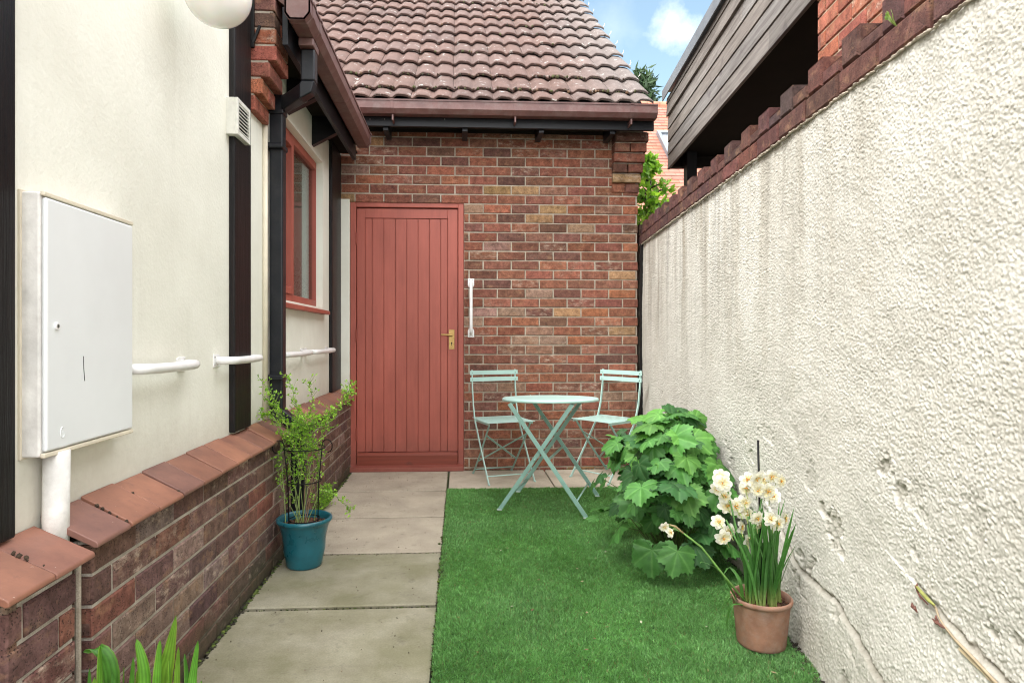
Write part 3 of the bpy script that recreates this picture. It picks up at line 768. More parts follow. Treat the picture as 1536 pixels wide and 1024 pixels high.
# brick corbel carrying the eaves, stepping out course by course
cb = MB(); cy0 = 2.925
for i in range(13):
    z = 2.09+i*.075; pj = [.03,.062,.095,.125,.125][i] if i < 5 else .118
    c = pick(PAL_ORANGE if i < 5 else PAL_PLINTH)
    ylen = .215; y0 = cy0 - (.0 if i < 5 else 0)
    xf = WL+pj
    brick(cb, Vector((xf,y0,z)), Vector((0,1,0)), Vector((0,0,1)), Vector((1,0,0)), (ylen if i%2 == 0 else .102), .065, c, depth=.02)
    if i % 2: brick(cb, Vector((xf,y0+.112,z)), Vector((0,1,0)), Vector((0,0,1)), Vector((1,0,0)), .102, .065, pick(PAL_ORANGE), depth=.02)
    brick(cb, Vector((WL+.001,y0,z)), Vector((1,0,0)), Vector((0,0,1)), Vector((0,-1,0)), pj, .065, c, depth=.02)
    cb.box((WL+.001,y0+.005,z+.0005),(xf-.005,y0+ylen,z+.0645), c)
    cb.box((WL+.001,y0+.006,z+.0645),(xf-.008,y0+ylen-.004,z+.0755), (1,1,1,1), 1)
part('corbel', cb, [M['brick'], M['mortar']], L)
# low roof of the rear wing (rises away from the yard)
us2 = Vector((-math.cos(pit),0,math.sin(pit))); nn2 = Vector((math.sin(pit),0,math.cos(pit)))
rt2 = tiled_roof((-.735,2.95,2.50), (0,1,0), us2, nn2, 1.8, 8, .343, .3, .15, .0128, RC)
part('roof', rt2, M['tile'], L)
g = MB(); g.tube([(-.925,1.500,.50),(-.922,1.500,.80)], .027, 24); 
part('waste_pipe', g, M['white_dirty'], L, smooth=True)

# meter cabinet
my0, my1, mz0, mz1, mxf = 1.432, 1.812, .795, 1.378, -.912
T = thing('meter_cabinet', 'white metal meter cabinet fixed to the cream wall beside the black post', 'cabinet', (WL, 1.62, mz0))
g = MB(); g.box((WL-.002,my0,mz0),(mxf-.004,my1,mz1)); part('cabinet_body', g, M['white_dirty'], T, bevel=.006, seg=3)
g = MB(); e = .012; g.box((mxf-.004,my0+.004,mz0+e),(mxf+.008,my1-.008,mz1-e)); DD = part('door', g, M['white_gloss'], T, bevel=.006, seg=3)
g = MB(); g.box((WL-.001,my0-.004,mz0-.004),(WL+.007,my1+.004,mz1+.004)); part('sealant', g, M['cream_plain'], T, bevel=.002)
g = MB(); g.box((mxf-.004,my0+.0,mz1-.010),(mxf+.006,my1-.0,mz1+.001)); part('frame_lip', g, M['cream_plain'], T, bevel=.003); g = MB(); g.box((mxf-.004,my0+.0,mz0-.001),(mxf+.006,my1-.0,mz0+.010)); part('frame_lip', g, M['cream_plain'], T, bevel=.003)
p = at(84.5,489,X=mxf+.008); g = MB()
g.tube([(p.x-.002,p.y,p.z),(p.x+.004,p.y,p.z)], .0085, 18); LK = part('lock', g, M['white_paint'], DD, bevel=.001)
g = MB(); g.tube([(p.x+.0035,p.y,p.z),(p.x+.0048,p.y,p.z)], .0048, 12); part('keyhole', g, M['steel'], LK)
g = MB(); g.box((p.x+.0046,p.y-.0008,p.z-.003),(p.x+.0052,p.y+.0008,p.z+.003)); part('slot', g, M['dark_hole'], LK)
p = at(94,648,X=mxf+.0085); g = MB()
g.tube([(p.x,p.y+.0075*math.cos(a),p.z+.012*math.sin(a)) for a in [R(q) for q in range(40,331,15)]]+[(p.x,p.y+.0055,p.z+.0005),(p.x,p.y+.001,p.z+.0005)], .0011, 5); part('embossed_letter', g, M['white_gloss'], DD)
g = MB(); q0 = at(125,534,X=mxf+.0084); q1 = at(127,571,X=mxf+.0084)
g.tube([q0, q0.lerp(q1,.5)+Vector((0,-.001,0)), q1], .0009, 4); part('pen_mark', g, M['dark_hole'], DD)
for zz in (.865, 1.315):
    g = MB(); g.tube([(mxf-.004,my1+.003,zz-.022),(mxf-.004,my1+.003,zz+.022)], .004, 8); part('hinge', g, M['white_paint'], T)

# grab rails
def rail(p0, p1, out, label, r=.0155, group='white grab rails along the walls'):
    p0 = Vector(p0); p1 = Vector(p1); out = Vector(out)
    t = thing('grab_rail', label, 'grab rail', p0.lerp(p1,.5), group)
    d = (p1-p0).normalized(); o = out.normalized()*out.length
    pts = [p0+out*.02, p0+out*.55+d*.004, p0+out*.9+d*.016, p0+out+d*.042]
    pts += [p0.lerp(p1,k)+out+Vector((0,0,-.002*math.sin(k*3.14))) for k in (.2,.4,.6,.8)]
    pts += [p1+out-d*.042, p1+out*.9-d*.016, p1+out*.55-d*.004, p1+out*.02]
    g = MB(); g.tube(pts, r, 14); part('bar', g, M['white_paint'], t, smooth=True)
    n = out.normalized(); s = d.cross(n)
    for p, sg in ((p0,-1),(p1,1)):
        g = MB(); c = p+d*(-sg*.006); 
        hw = .028; hl = .034
        vs = []
        for dd in (0,.004):
            for a,b in ((-hl,-hw*.62),(-hl*.5,-hw*.9),(hl,-hw*.9),(hl,hw*.9),(-hl*.5,hw*.9),(-hl,hw*.62)): vs.append(c+d*(a*-sg*-1)+s*b+n*dd)
        g.add(vs, [(0,1,2,3,4,5),(11,10,9,8,7,6)]+[(i,(i+1)%6,6+(i+1)%6,6+i) for i in range(6)])
        f = part('flange', g, M['white_paint'], t, bevel=.001)
        for a,b in ((hl*.72,hw*.5),(hl*.72,-hw*.5)):
            g = MB(); g.blob(c-d*(a*sg)*-1*0+d*(a*-sg*-1)+s*b+n*.0045, .0035, 6, 4, 0); part('screw', g, M['steel'], f)
rail((WL,1.835,.968),(WL,2.235,.966),(.062,0,0),'white grab rail on the cream wall right beside the meter cabinet')
rail((WL,2.545,.966),(WL,2.93,.966),(.062,0,0),'white grab rail crossing the middle black timber post')
rail((WL,3.32,.966),(WL,3.90,.966),(.062,0,0),'white grab rail on the cream wall right after the black downpipe')
rail((WL,3.98,.966),(WL,4.60,.966),(.062,0,0),'white grab rail under the window, nearest the brick wall')
p = at(706.5,462,Y=YB)
rail((p.x,YB,1.085),(p.x,YB,1.495),(0,-.058,0),'upright white grab rail screwed to the brick beside the red door', r=.0125)

# air vent
T = thing('air_vent', 'small white louvred vent fixed over the black timber post', 'vent', (WL,2.74,1.9))
vy0, vy1, vz0, vz1, vx = 2.655, 2.815, 1.893, 2.045, -.912
g = MB(); g.box((WL-.001,vy0,vz0),(vx-.012,vy1,vz1)); g.box((vx-.0125,vy0,vz0),(vx,vy0+.018,vz1)); g.box((vx-.0125,vy1-.018,vz0),(vx,vy1,vz1)); g.box((vx-.0125,vy0+.018,vz1-.018),(vx,vy1-.018,vz1)); g.box((vx-.0125,vy0+.018,vz0),(vx,vy1-.018,vz0+.018)); part('housing', g, M['vent'], T, bevel=.002)
g = MB(); g.box((vx-.0122,vy0+.018,vz0+.018),(vx-.0105,vy1-.018,vz1-.018)); part('backing', g, M['dark_hole'], T)
g = MB()
for k in range(8):
    z = vz0+.022+k*.0148; g.prism([(vx-.011,vy0+.017,z+.006),(vx-.001,vy0+.017,z-.001),(vx-.001,vy0+.017,z+.003),(vx-.011,vy0+.017,z+.009)], (0,vy1-vy0-.034,0))
part('louvres', g, M['vent'], T)

# globe lamp
gc = Vector((-.800, 2.14, 2.195))
T = thing('wall_lamp', 'white opal globe lamp on a bracket high on the cream wall', 'lamp', (WL, gc.y, gc.z))
g = MB(); g.lathe([(.107*math.sin(R(a)), -.107*math.cos(R(a))) for a in np.linspace(.5,158,36)], gc, 48); part('globe', g, M['opal'], T, smooth=True)
g = MB(); g.lathe([(.0,.13),(.03,.13),(.052,.118),(.054,.098),(.040,.094)], gc, 32); g.tube([gc+Vector((0,0,.12)), gc+Vector((0,0,.17)), gc+Vector((-.04,0,.2)), Vector((WL+.01,gc.y,gc.z+.2))], .010, 12); part('arm', g, M['white_paint'], T, smooth=True)
g = MB(); g.tube([(WL-.001,gc.y,gc.z+.2),(WL+.02,gc.y,gc.z+.2)], .045, 24); part('wall_plate', g, M['white_paint'], T, bevel=.003)
# black hook bracket at head of the post
T = thing('iron_bracket', 'small black iron bracket at the head of the middle timber post', 'bracket', (WL,2.90,2.4))
p = at(378,30,X=-.93); g = MB(); g.box((-.958,2.895,2.36),(-.925,2.912,2.75)); g.bar((-.93,2.90,2.38),(-.90,2.905,2.46),.012,.012); part('strap', g, M['black_iron'], T, bevel=.002)

# ============================================================ RIGHT ROUGHCAST WALL
def make_roughcast():
    ysl = [.3]
    while ysl[-1] < 6.2: yv = ysl[-1]; ysl.append(yv+(.012 if yv < 1.08 else min(.0085, .0021+max(0,yv-1.5)*.0030)))
    ysx = np.array(ysl); zsx = np.concatenate([np.arange(-.04,1.8,.00265), [1.803]])
    Yg, Zg = np.meshgrid(ysx, zsx, indexing='ij')
    b = np.clip((2.75-Yg)/1.5, 0, 1)*np.clip(1-Zg/.42, 0, 1)**1.4*.105
    d = b + .010*fbm(Yg*1.6, Zg*1.6, 11, 3) + .0026*fbm(Yg*13+Zg*5, Zg*13-Yg*5, 15, 3, .6)
    # thrown roughcast: two layers of separate little stones, each its own height and radius
    peb = np.zeros_like(Yg)
    for cell, amp, sd in ((.0080, .0033, 501), (.0054, .0022, 502)):
        r3 = np.random.default_rng(sd); TX = r3.random((512,512)); TY = r3.random((512,512)); TR = r3.random((512,512)); TA = r3.random((512,512))
        gx = Yg/cell+Zg/cell*.31; gz = Zg/cell-Yg/cell*.17; ix = np.floor(gx).astype(int); iz = np.floor(gz).astype(int); best = np.zeros_like(Yg)
        for ox in (-1,0,1):
            for oz in (-1,0,1):
                a_ = (ix+ox)&511; b_ = (iz+oz)&511; dx_ = gx-(ix+ox)-TX[a_,b_]; dz_ = gz-(iz+oz)-TY[a_,b_]
                rr_ = .42+.38*TR[a_,b_]; q_ = np.clip(1-(dx_*dx_+dz_*dz_)/(rr_*rr_),0,1)
                best = np.maximum(best, np.sqrt(q_)*(.25+.75*TA[a_,b_]**1.3))
        peb = peb + best*amp
    thin = .55+.45*np.clip(.5+1.2*fbm(Yg*2.2, Zg*2.2, 88, 3)+.25, 0, 1)
    d += peb*thin*1.0
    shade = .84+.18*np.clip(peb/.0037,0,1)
    def seg_d(pts):
        best = np.full(Yg.shape, 9.); side = np.zeros(Yg.shape)
        P = []
        for (px,py) in pts:
            q = None
            t_ = 2.0
            for _ in range(6):
                w_ = at(px,py,t=t_); bb = max(0,min(1,(2.75-w_.y)/1.5))*max(0,1-w_.z/.42)**1.4*.105 if w_.z < .42 else 0
                dd = ray(px,py); t_ = (1.01-bb)/(dd.x-.0906*dd.y)
            w_ = at(px,py,t=t_); P.append((w_.y,w_.z))
        for (a0,a1),(b0,b1) in zip(P[:-1],P[1:]):
            vx_,vy_ = b0-a0,b1-a1; l2 = vx_*vx_+vy_*vy_
            t = np.clip(((Yg-a0)*vx_+(Zg-a1)*vy_)/l2,0,1); ex = Yg-(a0+t*vx_); ey = Zg-(a1+t*vy_)
            dist = np.hypot(ex,ey); cr_ = np.sign(vx_*(Zg-a1)-vy_*(Yg-a0)); m_ = dist < best
            best[m_] = dist[m_]; side[m_] = cr_[m_]
        return best, side, P
    jit = .006*fbm(Yg*30, Zg*30, 41, 3)*2
    # broken edge: lower skin set back below a ragged lip
    for pts, dep, wd in (([(1168,790),(1195,850),(1228,880),(1255,905),(1275,940),(1290,965),(1322,1030),(1345,1090)], .014, .24),
                         ([(1375,880),(1420,935),(1470,985),(1520,1035),(1560,1080)], .010, .12),
                         ):
        ds, sd, P = seg_d(pts); ds = np.abs(ds*np.where(sd==0,1,sd)+jit*.8); s2 = sd
        d += np.where(s2 > 0, 1, .0)*0
        lip = np.exp(-(ds/.006)**2); d -= lip*dep*1.2*(.6+1.2*np.abs(fbm(Yg*14, Zg*14, 61, 2)))
        fall = np.exp(-ds/wd)
        d += np.where(s2 < 0, -1, .15)*dep*.6*fall*(1-np.exp(-(ds/.004)))
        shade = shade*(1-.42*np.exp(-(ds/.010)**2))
    # flaked patches where the top coat has come away
    for (px,py,ra) in ((1250,795,.050),(1232,770,.030),(1262,830,.022),(1330,700,.035),(1345,735,.028),(1215,850,.03),(1190,870,.03),(1480,930,.03)):
        P = seg_d([(px,py),(px+1,py+1)])[2][0]
        ds = np.hypot((Yg-P[0])*1.3, Zg-P[1])/ra; m_ = np.clip((1-ds+1.9*fbm(Yg*26, Zg*26, 71, 4, .6))*1.6, 0, 1)*np.clip((2.1-ds)*2,0,1)
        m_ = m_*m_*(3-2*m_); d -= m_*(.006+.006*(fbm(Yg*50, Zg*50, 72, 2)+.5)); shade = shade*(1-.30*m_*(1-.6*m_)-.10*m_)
    # small pocks and chips
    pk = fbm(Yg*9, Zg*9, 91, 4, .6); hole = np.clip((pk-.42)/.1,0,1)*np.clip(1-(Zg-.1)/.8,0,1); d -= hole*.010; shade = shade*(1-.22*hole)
    Xg = 1.01+.0906*Yg-d
    n0, n1 = Yg.shape
    V = np.stack([Xg,Yg,Zg],-1).reshape(-1,3).astype(np.float32)
    idx = np.arange(n0*n1).reshape(n0,n1)
    Fq = np.stack([idx[:-1,:-1],idx[:-1,1:],idx[1:,1:],idx[1:,:-1]],-1).reshape(-1,4)
    # closing slab behind the skin
    base = len(V); y0, y1 = ysx[0]-.002, ysx[-1]
    bk = np.array([[1.01+.0906*y0+.03,y0,-.05],[1.01+.0906*y1+.03,y1,-.05],[1.01+.0906*y1+.03,y1,1.802],[1.01+.0906*y0+.03,y0,1.802],
                   [1.01+.0906*y0+.215,y0,-.05],[1.01+.0906*y1+.215,y1,-.05],[1.01+.0906*y1+.215,y1,1.802],[1.01+.0906*y0+.215,y0,1.802]],np.float32)
    V = np.concatenate([V,bk]); Bf = np.array([[0,1,2,3],[4,7,6,5],[3,2,6,7],[1,5,6,2],[0,3,7,4]])+base
    Fq = np.concatenate([Fq,Bf]).astype(np.int32)
    me = bpy.data.meshes.new('wall'); me.vertices.add(len(V)); me.vertices.foreach_set('co', V.ravel())
    me.loops.add(Fq.size); me.loops.foreach_set('vertex_index', Fq.ravel()); me.polygons.add(len(Fq)); me.polygons.foreach_set('loop_start', np.arange(len(Fq),dtype=np.int32)*4)
    me.update(calc_edges=True)
    me.polygons.foreach_set('use_smooth', [True]*len(Fq))
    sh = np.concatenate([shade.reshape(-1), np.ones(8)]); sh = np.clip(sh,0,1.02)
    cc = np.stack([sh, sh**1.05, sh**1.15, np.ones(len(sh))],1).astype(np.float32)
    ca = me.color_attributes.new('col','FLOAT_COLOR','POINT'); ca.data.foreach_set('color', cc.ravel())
    me.materials.append(M['rough']); return me
GW = thing('garden_wall', 'tall off white roughcast wall with a castellated dark brick coping', 'wall', (WR(3), 3, 0))
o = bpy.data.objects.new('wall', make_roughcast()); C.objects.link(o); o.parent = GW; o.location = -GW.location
cop = MB(); dirw = Vector((.0906,1,0)).normalized(); nw = Vector((-1,.0906,0)).normalized()
s = 0; kk = 0; org = Vector((WR(.3),.3,0))
Lw = 6.0
def cope(s0, ln, z0, z1, out, depth):
    c = pick(PAL_COPE); c = c[:3]+(c[3]*.15,)
    o_ = org+dirw*s0+nw*out+Vector((0,0,z0)); 
    # a solid brick with softened arris
    brick(cop, o_, dirw, Vector((0,0,1)), nw, ln, z1-z0, c, depth=depth, ch=.007, jit=.002)
    a = o_-nw*depth; e = .0
    P = [o_-nw*.005+Vector((0,0,z1-z0)), o_-nw*.005+dirw*ln+Vector((0,0,z1-z0)), a+dirw*ln+Vector((0,0,z1-z0)), a+Vector((0,0,z1-z0)),
         o_-nw*.006, o_-nw*.006+dirw*ln, a+dirw*ln, a]
    cop.add(P, [(0,1,2,3),(4,7,6,5),(0,3,7,4),(1,5,6,2),(2,6,7,3)], c)
nb = 26
for i in range(nb):
    s0 = i*.221+(.071)
    z0 = 1.806+random.uniform(-.002,.002); out = .014+random.uniform(-.003,.003)
    cope(s0, .213, z0, 1.878, out, .21)
    tl = .098
    cope(s0-.008+random.uniform(-.006,.006)+.115, tl, 1.882, 1.975+random.uniform(-.004,.004), out-.004, .21)
    cope(s0-.008+random.uniform(-.004,.004), .112, 1.882, 1.930+random.uniform(-.004,.004), out-.008, .20)
cop.prism([org+dirw*.05+nw*(-.004)+Vector((0,0,1.803)), org+dirw*5.8+nw*(-.004)+Vector((0,0,1.803)), org+dirw*5.8-nw*.2+Vector((0,0,1.803)), org+dirw*.05-nw*.2+Vector((0,0,1.803))], (0,0,.10), (1,1,1,1))
cop.m[-6:] = [1]*6
part('brick_coping', cop, [M['brick'], M['mortar']], GW)
g = MB(); g.box((XR+.004,4.995,-.02),(1.475,5.02,1.80)); part('end_board', g, M['black_wood'], GW, bevel=.002)  # black strip added to stand for the deep shade in the end gap
# ragged mortar fillet under the coping
g = MB(); 
for i in range(430):
    s0 = .06+i*.0134; p = org+dirw*s0+nw*(.010+random.uniform(-.003,.004))+Vector((0,0,1.800+random.uniform(-.003,.002)))
    g.blob(p, random.uniform(.007,.0105), 6, 4, .25, (1,1,1,1), (.8,1.3,.45))
part('mortar_fillet', g, M['mortar'], GW)

# seedling on coping
g = MB(); p0 = at(1346,36,X=WR(1.75)-.02)
p0 = at(1345,38,t=1.72); 
def on_wall(px,py,off=.0,z=None):
    d = ray(px,py); t_ = (1.01-off)/(d.x-.0906*d.y); return at(px,py,t=t_)
p0 = on_wall(1345,40,.012)
SD = thing('seedling', 'tiny green seedling growing out of the dark brick coping', 'weed', p0)
g = MB(); lf = MB()
for k in range(7):
    a = random.uniform(-1.2,1.2); tip = p0+Vector((-.012-random.uniform(0,.014), a*.016, .012+random.uniform(.0,.024)))
    g.tube([p0, p0.lerp(tip,.5)+Vector((-.004,0,.002)), tip], .0011, 5, (.30,.42,.10,1))
    d = (tip-p0).normalized(); s_ = d.cross(Vector((-1,.2,.3))).normalized()*.0065
    q = tip+d*.014; md = tip.lerp(q,.5)
    lf.add([tip,md+s_,q,md-s_,md+Vector((-.002,0,0))], [(0,1,4),(1,2,4),(2,3,4),(3,0,4)], random.choice([(.22,.36,.10,1),(.30,.42,.14,1),(.36,.46,.25,1)]))
part('stem', g, M['stem'], SD); part('leaves', lf, M['leaf_small'], SD)
# dried vine stub on the wall
def bulge_pt(px,py,o=.0):
    t_ = 2.
    for _ in range(8):
        w_ = at(px,py,t=t_); bb = max(0,min(1,(2.75-w_.y)/1.5))*max(0,1-w_.z/.42)**1.4*.105 if w_.z < .42 else 0
        d = ray(px,py); t_ = (1.01-bb-o)/(d.x-.0906*d.y)
    return at(px,py,t=t_)
VS = thing('vine_stub', 'broken vine shoot with brown husks clinging to the cracked render', 'vine', bulge_pt(1400,930))
g = MB(); P = [bulge_pt(x,y,.008) for x,y in ((1380,885),(1392,897),(1404,912),(1408,925),(1416,938),(1432,958),(1465,992),(1500,1030),(1530,1062))]
g.tube(P, [.004,.0035,.003,.002,.0025,.0035,.004,.004,.0045], 7, (.36,.28,.18,1)); part('stem', g, M['stem'], VS, smooth=True)
g = MB(); Q = [bulge_pt(x,y,.014) for x,y in ((1374,878),(1384,890),(1394,901),(1402,907))]; g.tube(Q, [.003,.0048,.0045,.002], 8, (.27,.28,.07,1)); part('bud', g, M['stem'], VS, smooth=True)
g = MB()
for (x0,y0,x1,y1,r_) in ((1376,874,1378,888,.005),(1374,884,1392,906,.004),(1368,903,1374,916,.006),(1373,908,1376,918,.005),(1398,927,1416,940,.006),(1404,922,1408,932,.004),(1408,934,1418,942,.005)):
    a, b = bulge_pt(x0,y0,.012), bulge_pt(x1,y1,.010); g = MB(); g.tube([a, a.lerp(b,.5)+Vector((-.004,0,.001)), b], [.001,r_*.8,.0015], 6, (.14,.055,.04,1)); part('husk', g, M['stem'], VS)
g = MB()
for k in range(9):
    j = random.uniform(-2,2); P = [bulge_pt(x+j+random.uniform(-2,2),y+j*.5+8+random.uniform(-3,3),.006) for x,y in ((1440,965),(1462,985),(1485,1008),(1508,1030))]
    g.tube(P, .0012, 4, (.45,.36,.22,1))
part('roots', g, M['stem'], VS)

# ============================================================ CARPORT AND NEIGHBOURS
fd = Vector((1.90-1.60, 5.69-2.79, 0)).normalized(); fn = Vector((-fd.y, fd.x, 0)); e0 = Vector((1.90,5.69,0)); LF = 6.6
CP = thing('carport', 'carport clad in weathered grey boards above the wall coping', 'carport', (2.2,4.2,0))
g = MB(); zb = 2.585; hs = [.135,.11,.115,.115,.115,.125]
zz = zb
for i, hh in enumerate([.125,.118,.118,.118,.112,.06]):
    t0 = 0
    cuts = sorted([random.uniform(1.0,5.5)]) ; st_ = 0
    for cta in cuts+[LF]:
        k = random.uniform(.8,1.15); w_ = random.uniform(.95,1.05)
        a = e0-fd*(st_+.001)+fn*(.0); b = e0-fd*(cta-.002)
        lean = .006
        o0 = .0 if i < 4 else .012
        P = [a+Vector((0,0,zz)), a+fn*(-.022)+Vector((0,0,zz)), a+fn*(-.022)+Vector((0,0,zz+hh-.006)), a+Vector((0,0,zz+hh-.006))]
        P = [a+fn*(.010+o0)+Vector((0,0,zz)), a-fn*.012+Vector((0,0,zz)), a-fn*.012+Vector((0,0,zz+hh-.004)), a+fn*(.003+o0)+Vector((0,0,zz+hh-.004))]
        g.prism(P, b-a, (k*w_,k,k/w_,1)); st_ = cta
    zz += hh
part('fascia_boards', g, M['grey_wood'], CP, bevel=.0025)
g = MB(); a = e0+fd*.03; P = [a+fn*.052+Vector((0,0,zz-.02)), a+fn*.042+Vector((0,0,zz-.02)), a+fn*.042+Vector((0,0,zz+.062)), a-fn*.4+Vector((0,0,zz+.075)), a-fn*.4+Vector((0,0,zz+.085)), a+fn*.052+Vector((0,0,zz+.075))]
g.prism(P, -fd*LF); part('metal_capping', g, M['lead'], CP, bevel=.002)
g = MB(); a = e0-fn*.022; 
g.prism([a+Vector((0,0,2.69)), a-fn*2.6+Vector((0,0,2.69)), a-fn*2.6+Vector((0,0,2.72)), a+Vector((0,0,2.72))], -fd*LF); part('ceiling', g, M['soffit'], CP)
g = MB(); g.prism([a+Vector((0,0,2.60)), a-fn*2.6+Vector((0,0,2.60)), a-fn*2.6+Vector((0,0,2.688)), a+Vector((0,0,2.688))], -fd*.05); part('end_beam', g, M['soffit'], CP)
g = MB(); a = e0-fn*.015; g.prism([a-fd*.004+Vector((0,0,zb+.01)), a-fd*.004+Vector((0,0,zz)), a-fd*.004-fn*2.6+Vector((0,0,zz)), a-fd*.004-fn*2.6+Vector((0,0,zb+.01))], fd*.02, (.7,.7,.7,1)); part('end_boards', g, M['grey_wood'], CP)
g = MB(); pc = at(1035.5,260,t=5.62); g.box((pc.x-.045,pc.y-.045,-.02),(pc.x+.045,pc.y+.045,2.69)); part('post', g, M['black_wood'], CP, bevel=.004)
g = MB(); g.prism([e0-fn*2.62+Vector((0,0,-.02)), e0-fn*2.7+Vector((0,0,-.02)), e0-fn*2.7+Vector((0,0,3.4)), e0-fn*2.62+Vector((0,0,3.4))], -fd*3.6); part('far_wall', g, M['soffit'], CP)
NB = thing('neighbour_house', 'orange red brick house wall rising behind the coping under the boarded eaves', 'house', (1.5,1.5,0))
g = MB(); q0 = Vector((1.60,2.775,0))-fn*.01; brickwork(g, q0-fd*3.0, fd, fn, 3.0, .02, 2.72, PAL_ORANGE, off=.1)
g.prism([q0-fn*.007+Vector((0,0,0)), q0-fn*.25, q0-fn*.25+Vector((0,0,2.72)), q0-fn*.007+Vector((0,0,2.72))], -fd*3.0, (1,1,1,1)); g.m[-6:] = [1]*6
brickwork(g, q0+fd*.002, -fn, fd, .25, .02, 2.72, PAL_ORANGE)
M['mortar_warm'] = mortar_mat('buff_mortar', (.46,.36,.26))
part('wall', g, [M['brick'], M['mortar_warm']], NB)

# distant red roofed house with skylight
DH = thing('red_roofed_house', 'distant house with pink red plain tiled roof and a skylight', 'house', (6, 15, 0))
rp = R(44); rus = Vector((0,math.cos(rp),math.sin(rp))); rnn = Vector((0,-math.sin(rp),math.cos(rp)))
def red_tile():
    m = NT('plain_clay_tile'); col, al = m.attr(); p = m.pos()
    c = m.mul(col, m.ramp(m.noise(p, 5, 5), .3, .7, (.85,.83,.83), (1.12,1.12,1.12)))
    m.pbsdf(c, .85, None, Specular_IOR_Level=.2); return m.m
M['clay'] = red_tile()
rz = 1.5; ry = 10.2; nrow = 44
g = MB(); gau = .14
topz = at(985,160,Y=15.0).z
rs_len = (topz-rz)/math.sin(rp); ry = 15.0-rs_len*math.cos(rp); nrow = int(rs_len/gau)+1
for r in range(nrow):
    x = 1.2-(.11 if r%2 else 0)
    while x < 9.5:
        k = random.uniform(.85,1.13); c = (.34*k,.155*k,.112*k*random.uniform(.9,1.1),1)
        o_ = Vector((x,ry,rz))+rus*(r*gau); 
        g.add([o_+rnn*.011, o_+Vector((.215,0,0))+rnn*.011, o_+Vector((.215,0,0))+rus*(gau*1.1), o_+rus*(gau*1.1), o_+rnn*.004, o_+Vector((.215,0,0))+rnn*.004], [(0,1,2,3),(4,5,1,0)], c); x += .22
HR = part('roof', g, M['clay'], DH)
g = MB(); o_ = Vector((1.2,ry,rz)); g.prism([o_-rnn*.02, o_+rus*(nrow*gau)-rnn*.02, o_+rus*(nrow*gau)-rnn*.2, o_-rnn*.2], (8.4,0,0)); part('roof_deck', g, M['trim'], HR)
g = MB(); top = o_+rus*(nrow*gau)
x = 1.2
while x < 9.4: g.tube([top+Vector((x-1.2,0,-.02)), top+Vector((x-1.2+.29,0,-.02))], .10, 12, (.50,.2,.13,1)); x += .3
part('ridge', g, M['clay'], HR, smooth=True)
g = MB(); g.box((1.3,ry+.4,-.02),(9.4,ry+6,rz+.25)); part('wall', g, M['mortar_warm'], DH)
def roofpt(px,py,off=0.):
    d = ray(px,py); P0 = Vector((0,ry,rz))+rnn*off; t_ = (P0-Vector((0,0,H))).dot(rnn)/d.dot(rnn); return at(px,py,t=t_)
a = roofpt(990,198,.06); b = roofpt(1001.5,244,.06)
wv = abs((a-b).dot(rus)); x0 = (a.x+b.x)/2
g = MB(); so = Vector((x0,b.y,b.z)); wdt = .8
for (u0,u1,s0,s1) in ((0,.07,0,wv),(wdt-.07,wdt,0,wv),(.07,wdt-.07,0,.07),(.07,wdt-.07,wv-.09,wv)):
    q = so+Vector((u0,0,0))+rus*s0; g.prism([q-rnn*.06, q+Vector((u1-u0,0,0))-rnn*.06, q+Vector((u1-u0,0,0))+rus*(s1-s0)-rnn*.06, q+rus*(s1-s0)-rnn*.06], rnn*.10)
SKL = part('skylight', g, M['lead'], HR)
g = MB(); q = so+Vector((.07,0,0))+rus*.07-rnn*.005; e1 = Vector((wdt-.14,0,0)); e2 = rus*(wv-.16)
g.prism([q,q+e1,q+e1+e2,q+e2], -rnn*.01); 
m = NT('skylight_glass'); m.pbsdf((.5,.55,.6), .05, None, Metallic=.7); part('pane', g, m.m, SKL)

# far conifer tip behind the roof verge
def tree(name, label, base, h, r, n, ls, cols, mat, trunkcol=(.08,.06,.045,1), shape='cone', cat='tree', zlo=.25):
    t = thing(name, label, cat, base)
    g = MB(); b = Vector(base)
    g.tube([b, b+Vector((.05,0,h*.5)), b+Vector((0,.03,h*.97))], [h*.02,h*.012,h*.003], 7, trunkcol)
    f = MB(); 
    nb = int(n/26)
    for i in range(nb):
        zf = zlo+(1-zlo)*random.random()**.8; a = random.uniform(0,6.28)
        rr = r*((1-zf)/(1-zlo)*.9+.08)*random.uniform(.6,1.1) if shape == 'cone' else r*math.sqrt(max(.05,1-(2*(zf-zlo)/(1-zlo)-1)**2))*random.uniform(.55,1.05)
        p0 = b+Vector((0,0,h*zf)); p1 = p0+Vector((math.cos(a)*rr, math.sin(a)*rr, rr*random.uniform(-.05,.5)))
        g.tube([p0, p0.lerp(p1,.5)+Vector((0,0,rr*.08)), p1], [h*.004+.002,h*.0025+.001,.001], 5, trunkcol)
        for j in range(26):
            k = random.random()**.6; c = p0.lerp(p1,k)+Vector([random.gauss(0,r*.07) for _ in range(3)])
            d = Vector([random.gauss(0,1) for _ in range(3)]).normalized()+Vector((math.cos(a),math.sin(a),.4))*.6; d.normalize()
            s_ = d.cross(Vector([random.gauss(0,1) for _ in range(3)])).normalized(); l = ls*random.uniform(.6,1.3); w_ = l*(.16 if mat == 'needle' else .30)
            co = random.choice(cols); kk_ = random.uniform(.7,1.3); co = tuple(x*kk_ for x in co)+(1,)
            nrm = d.cross(s_)*l*.06
            f.add([c, c+d*l*.4+s_*w_+nrm, c+d*l, c+d*l*.4-s_*w_+nrm], [(0,1,2),(0,2,3)], co)
    part('trunk', g, M['stem'], t, smooth=True); part('crown', f, M[mat], t)
    return t
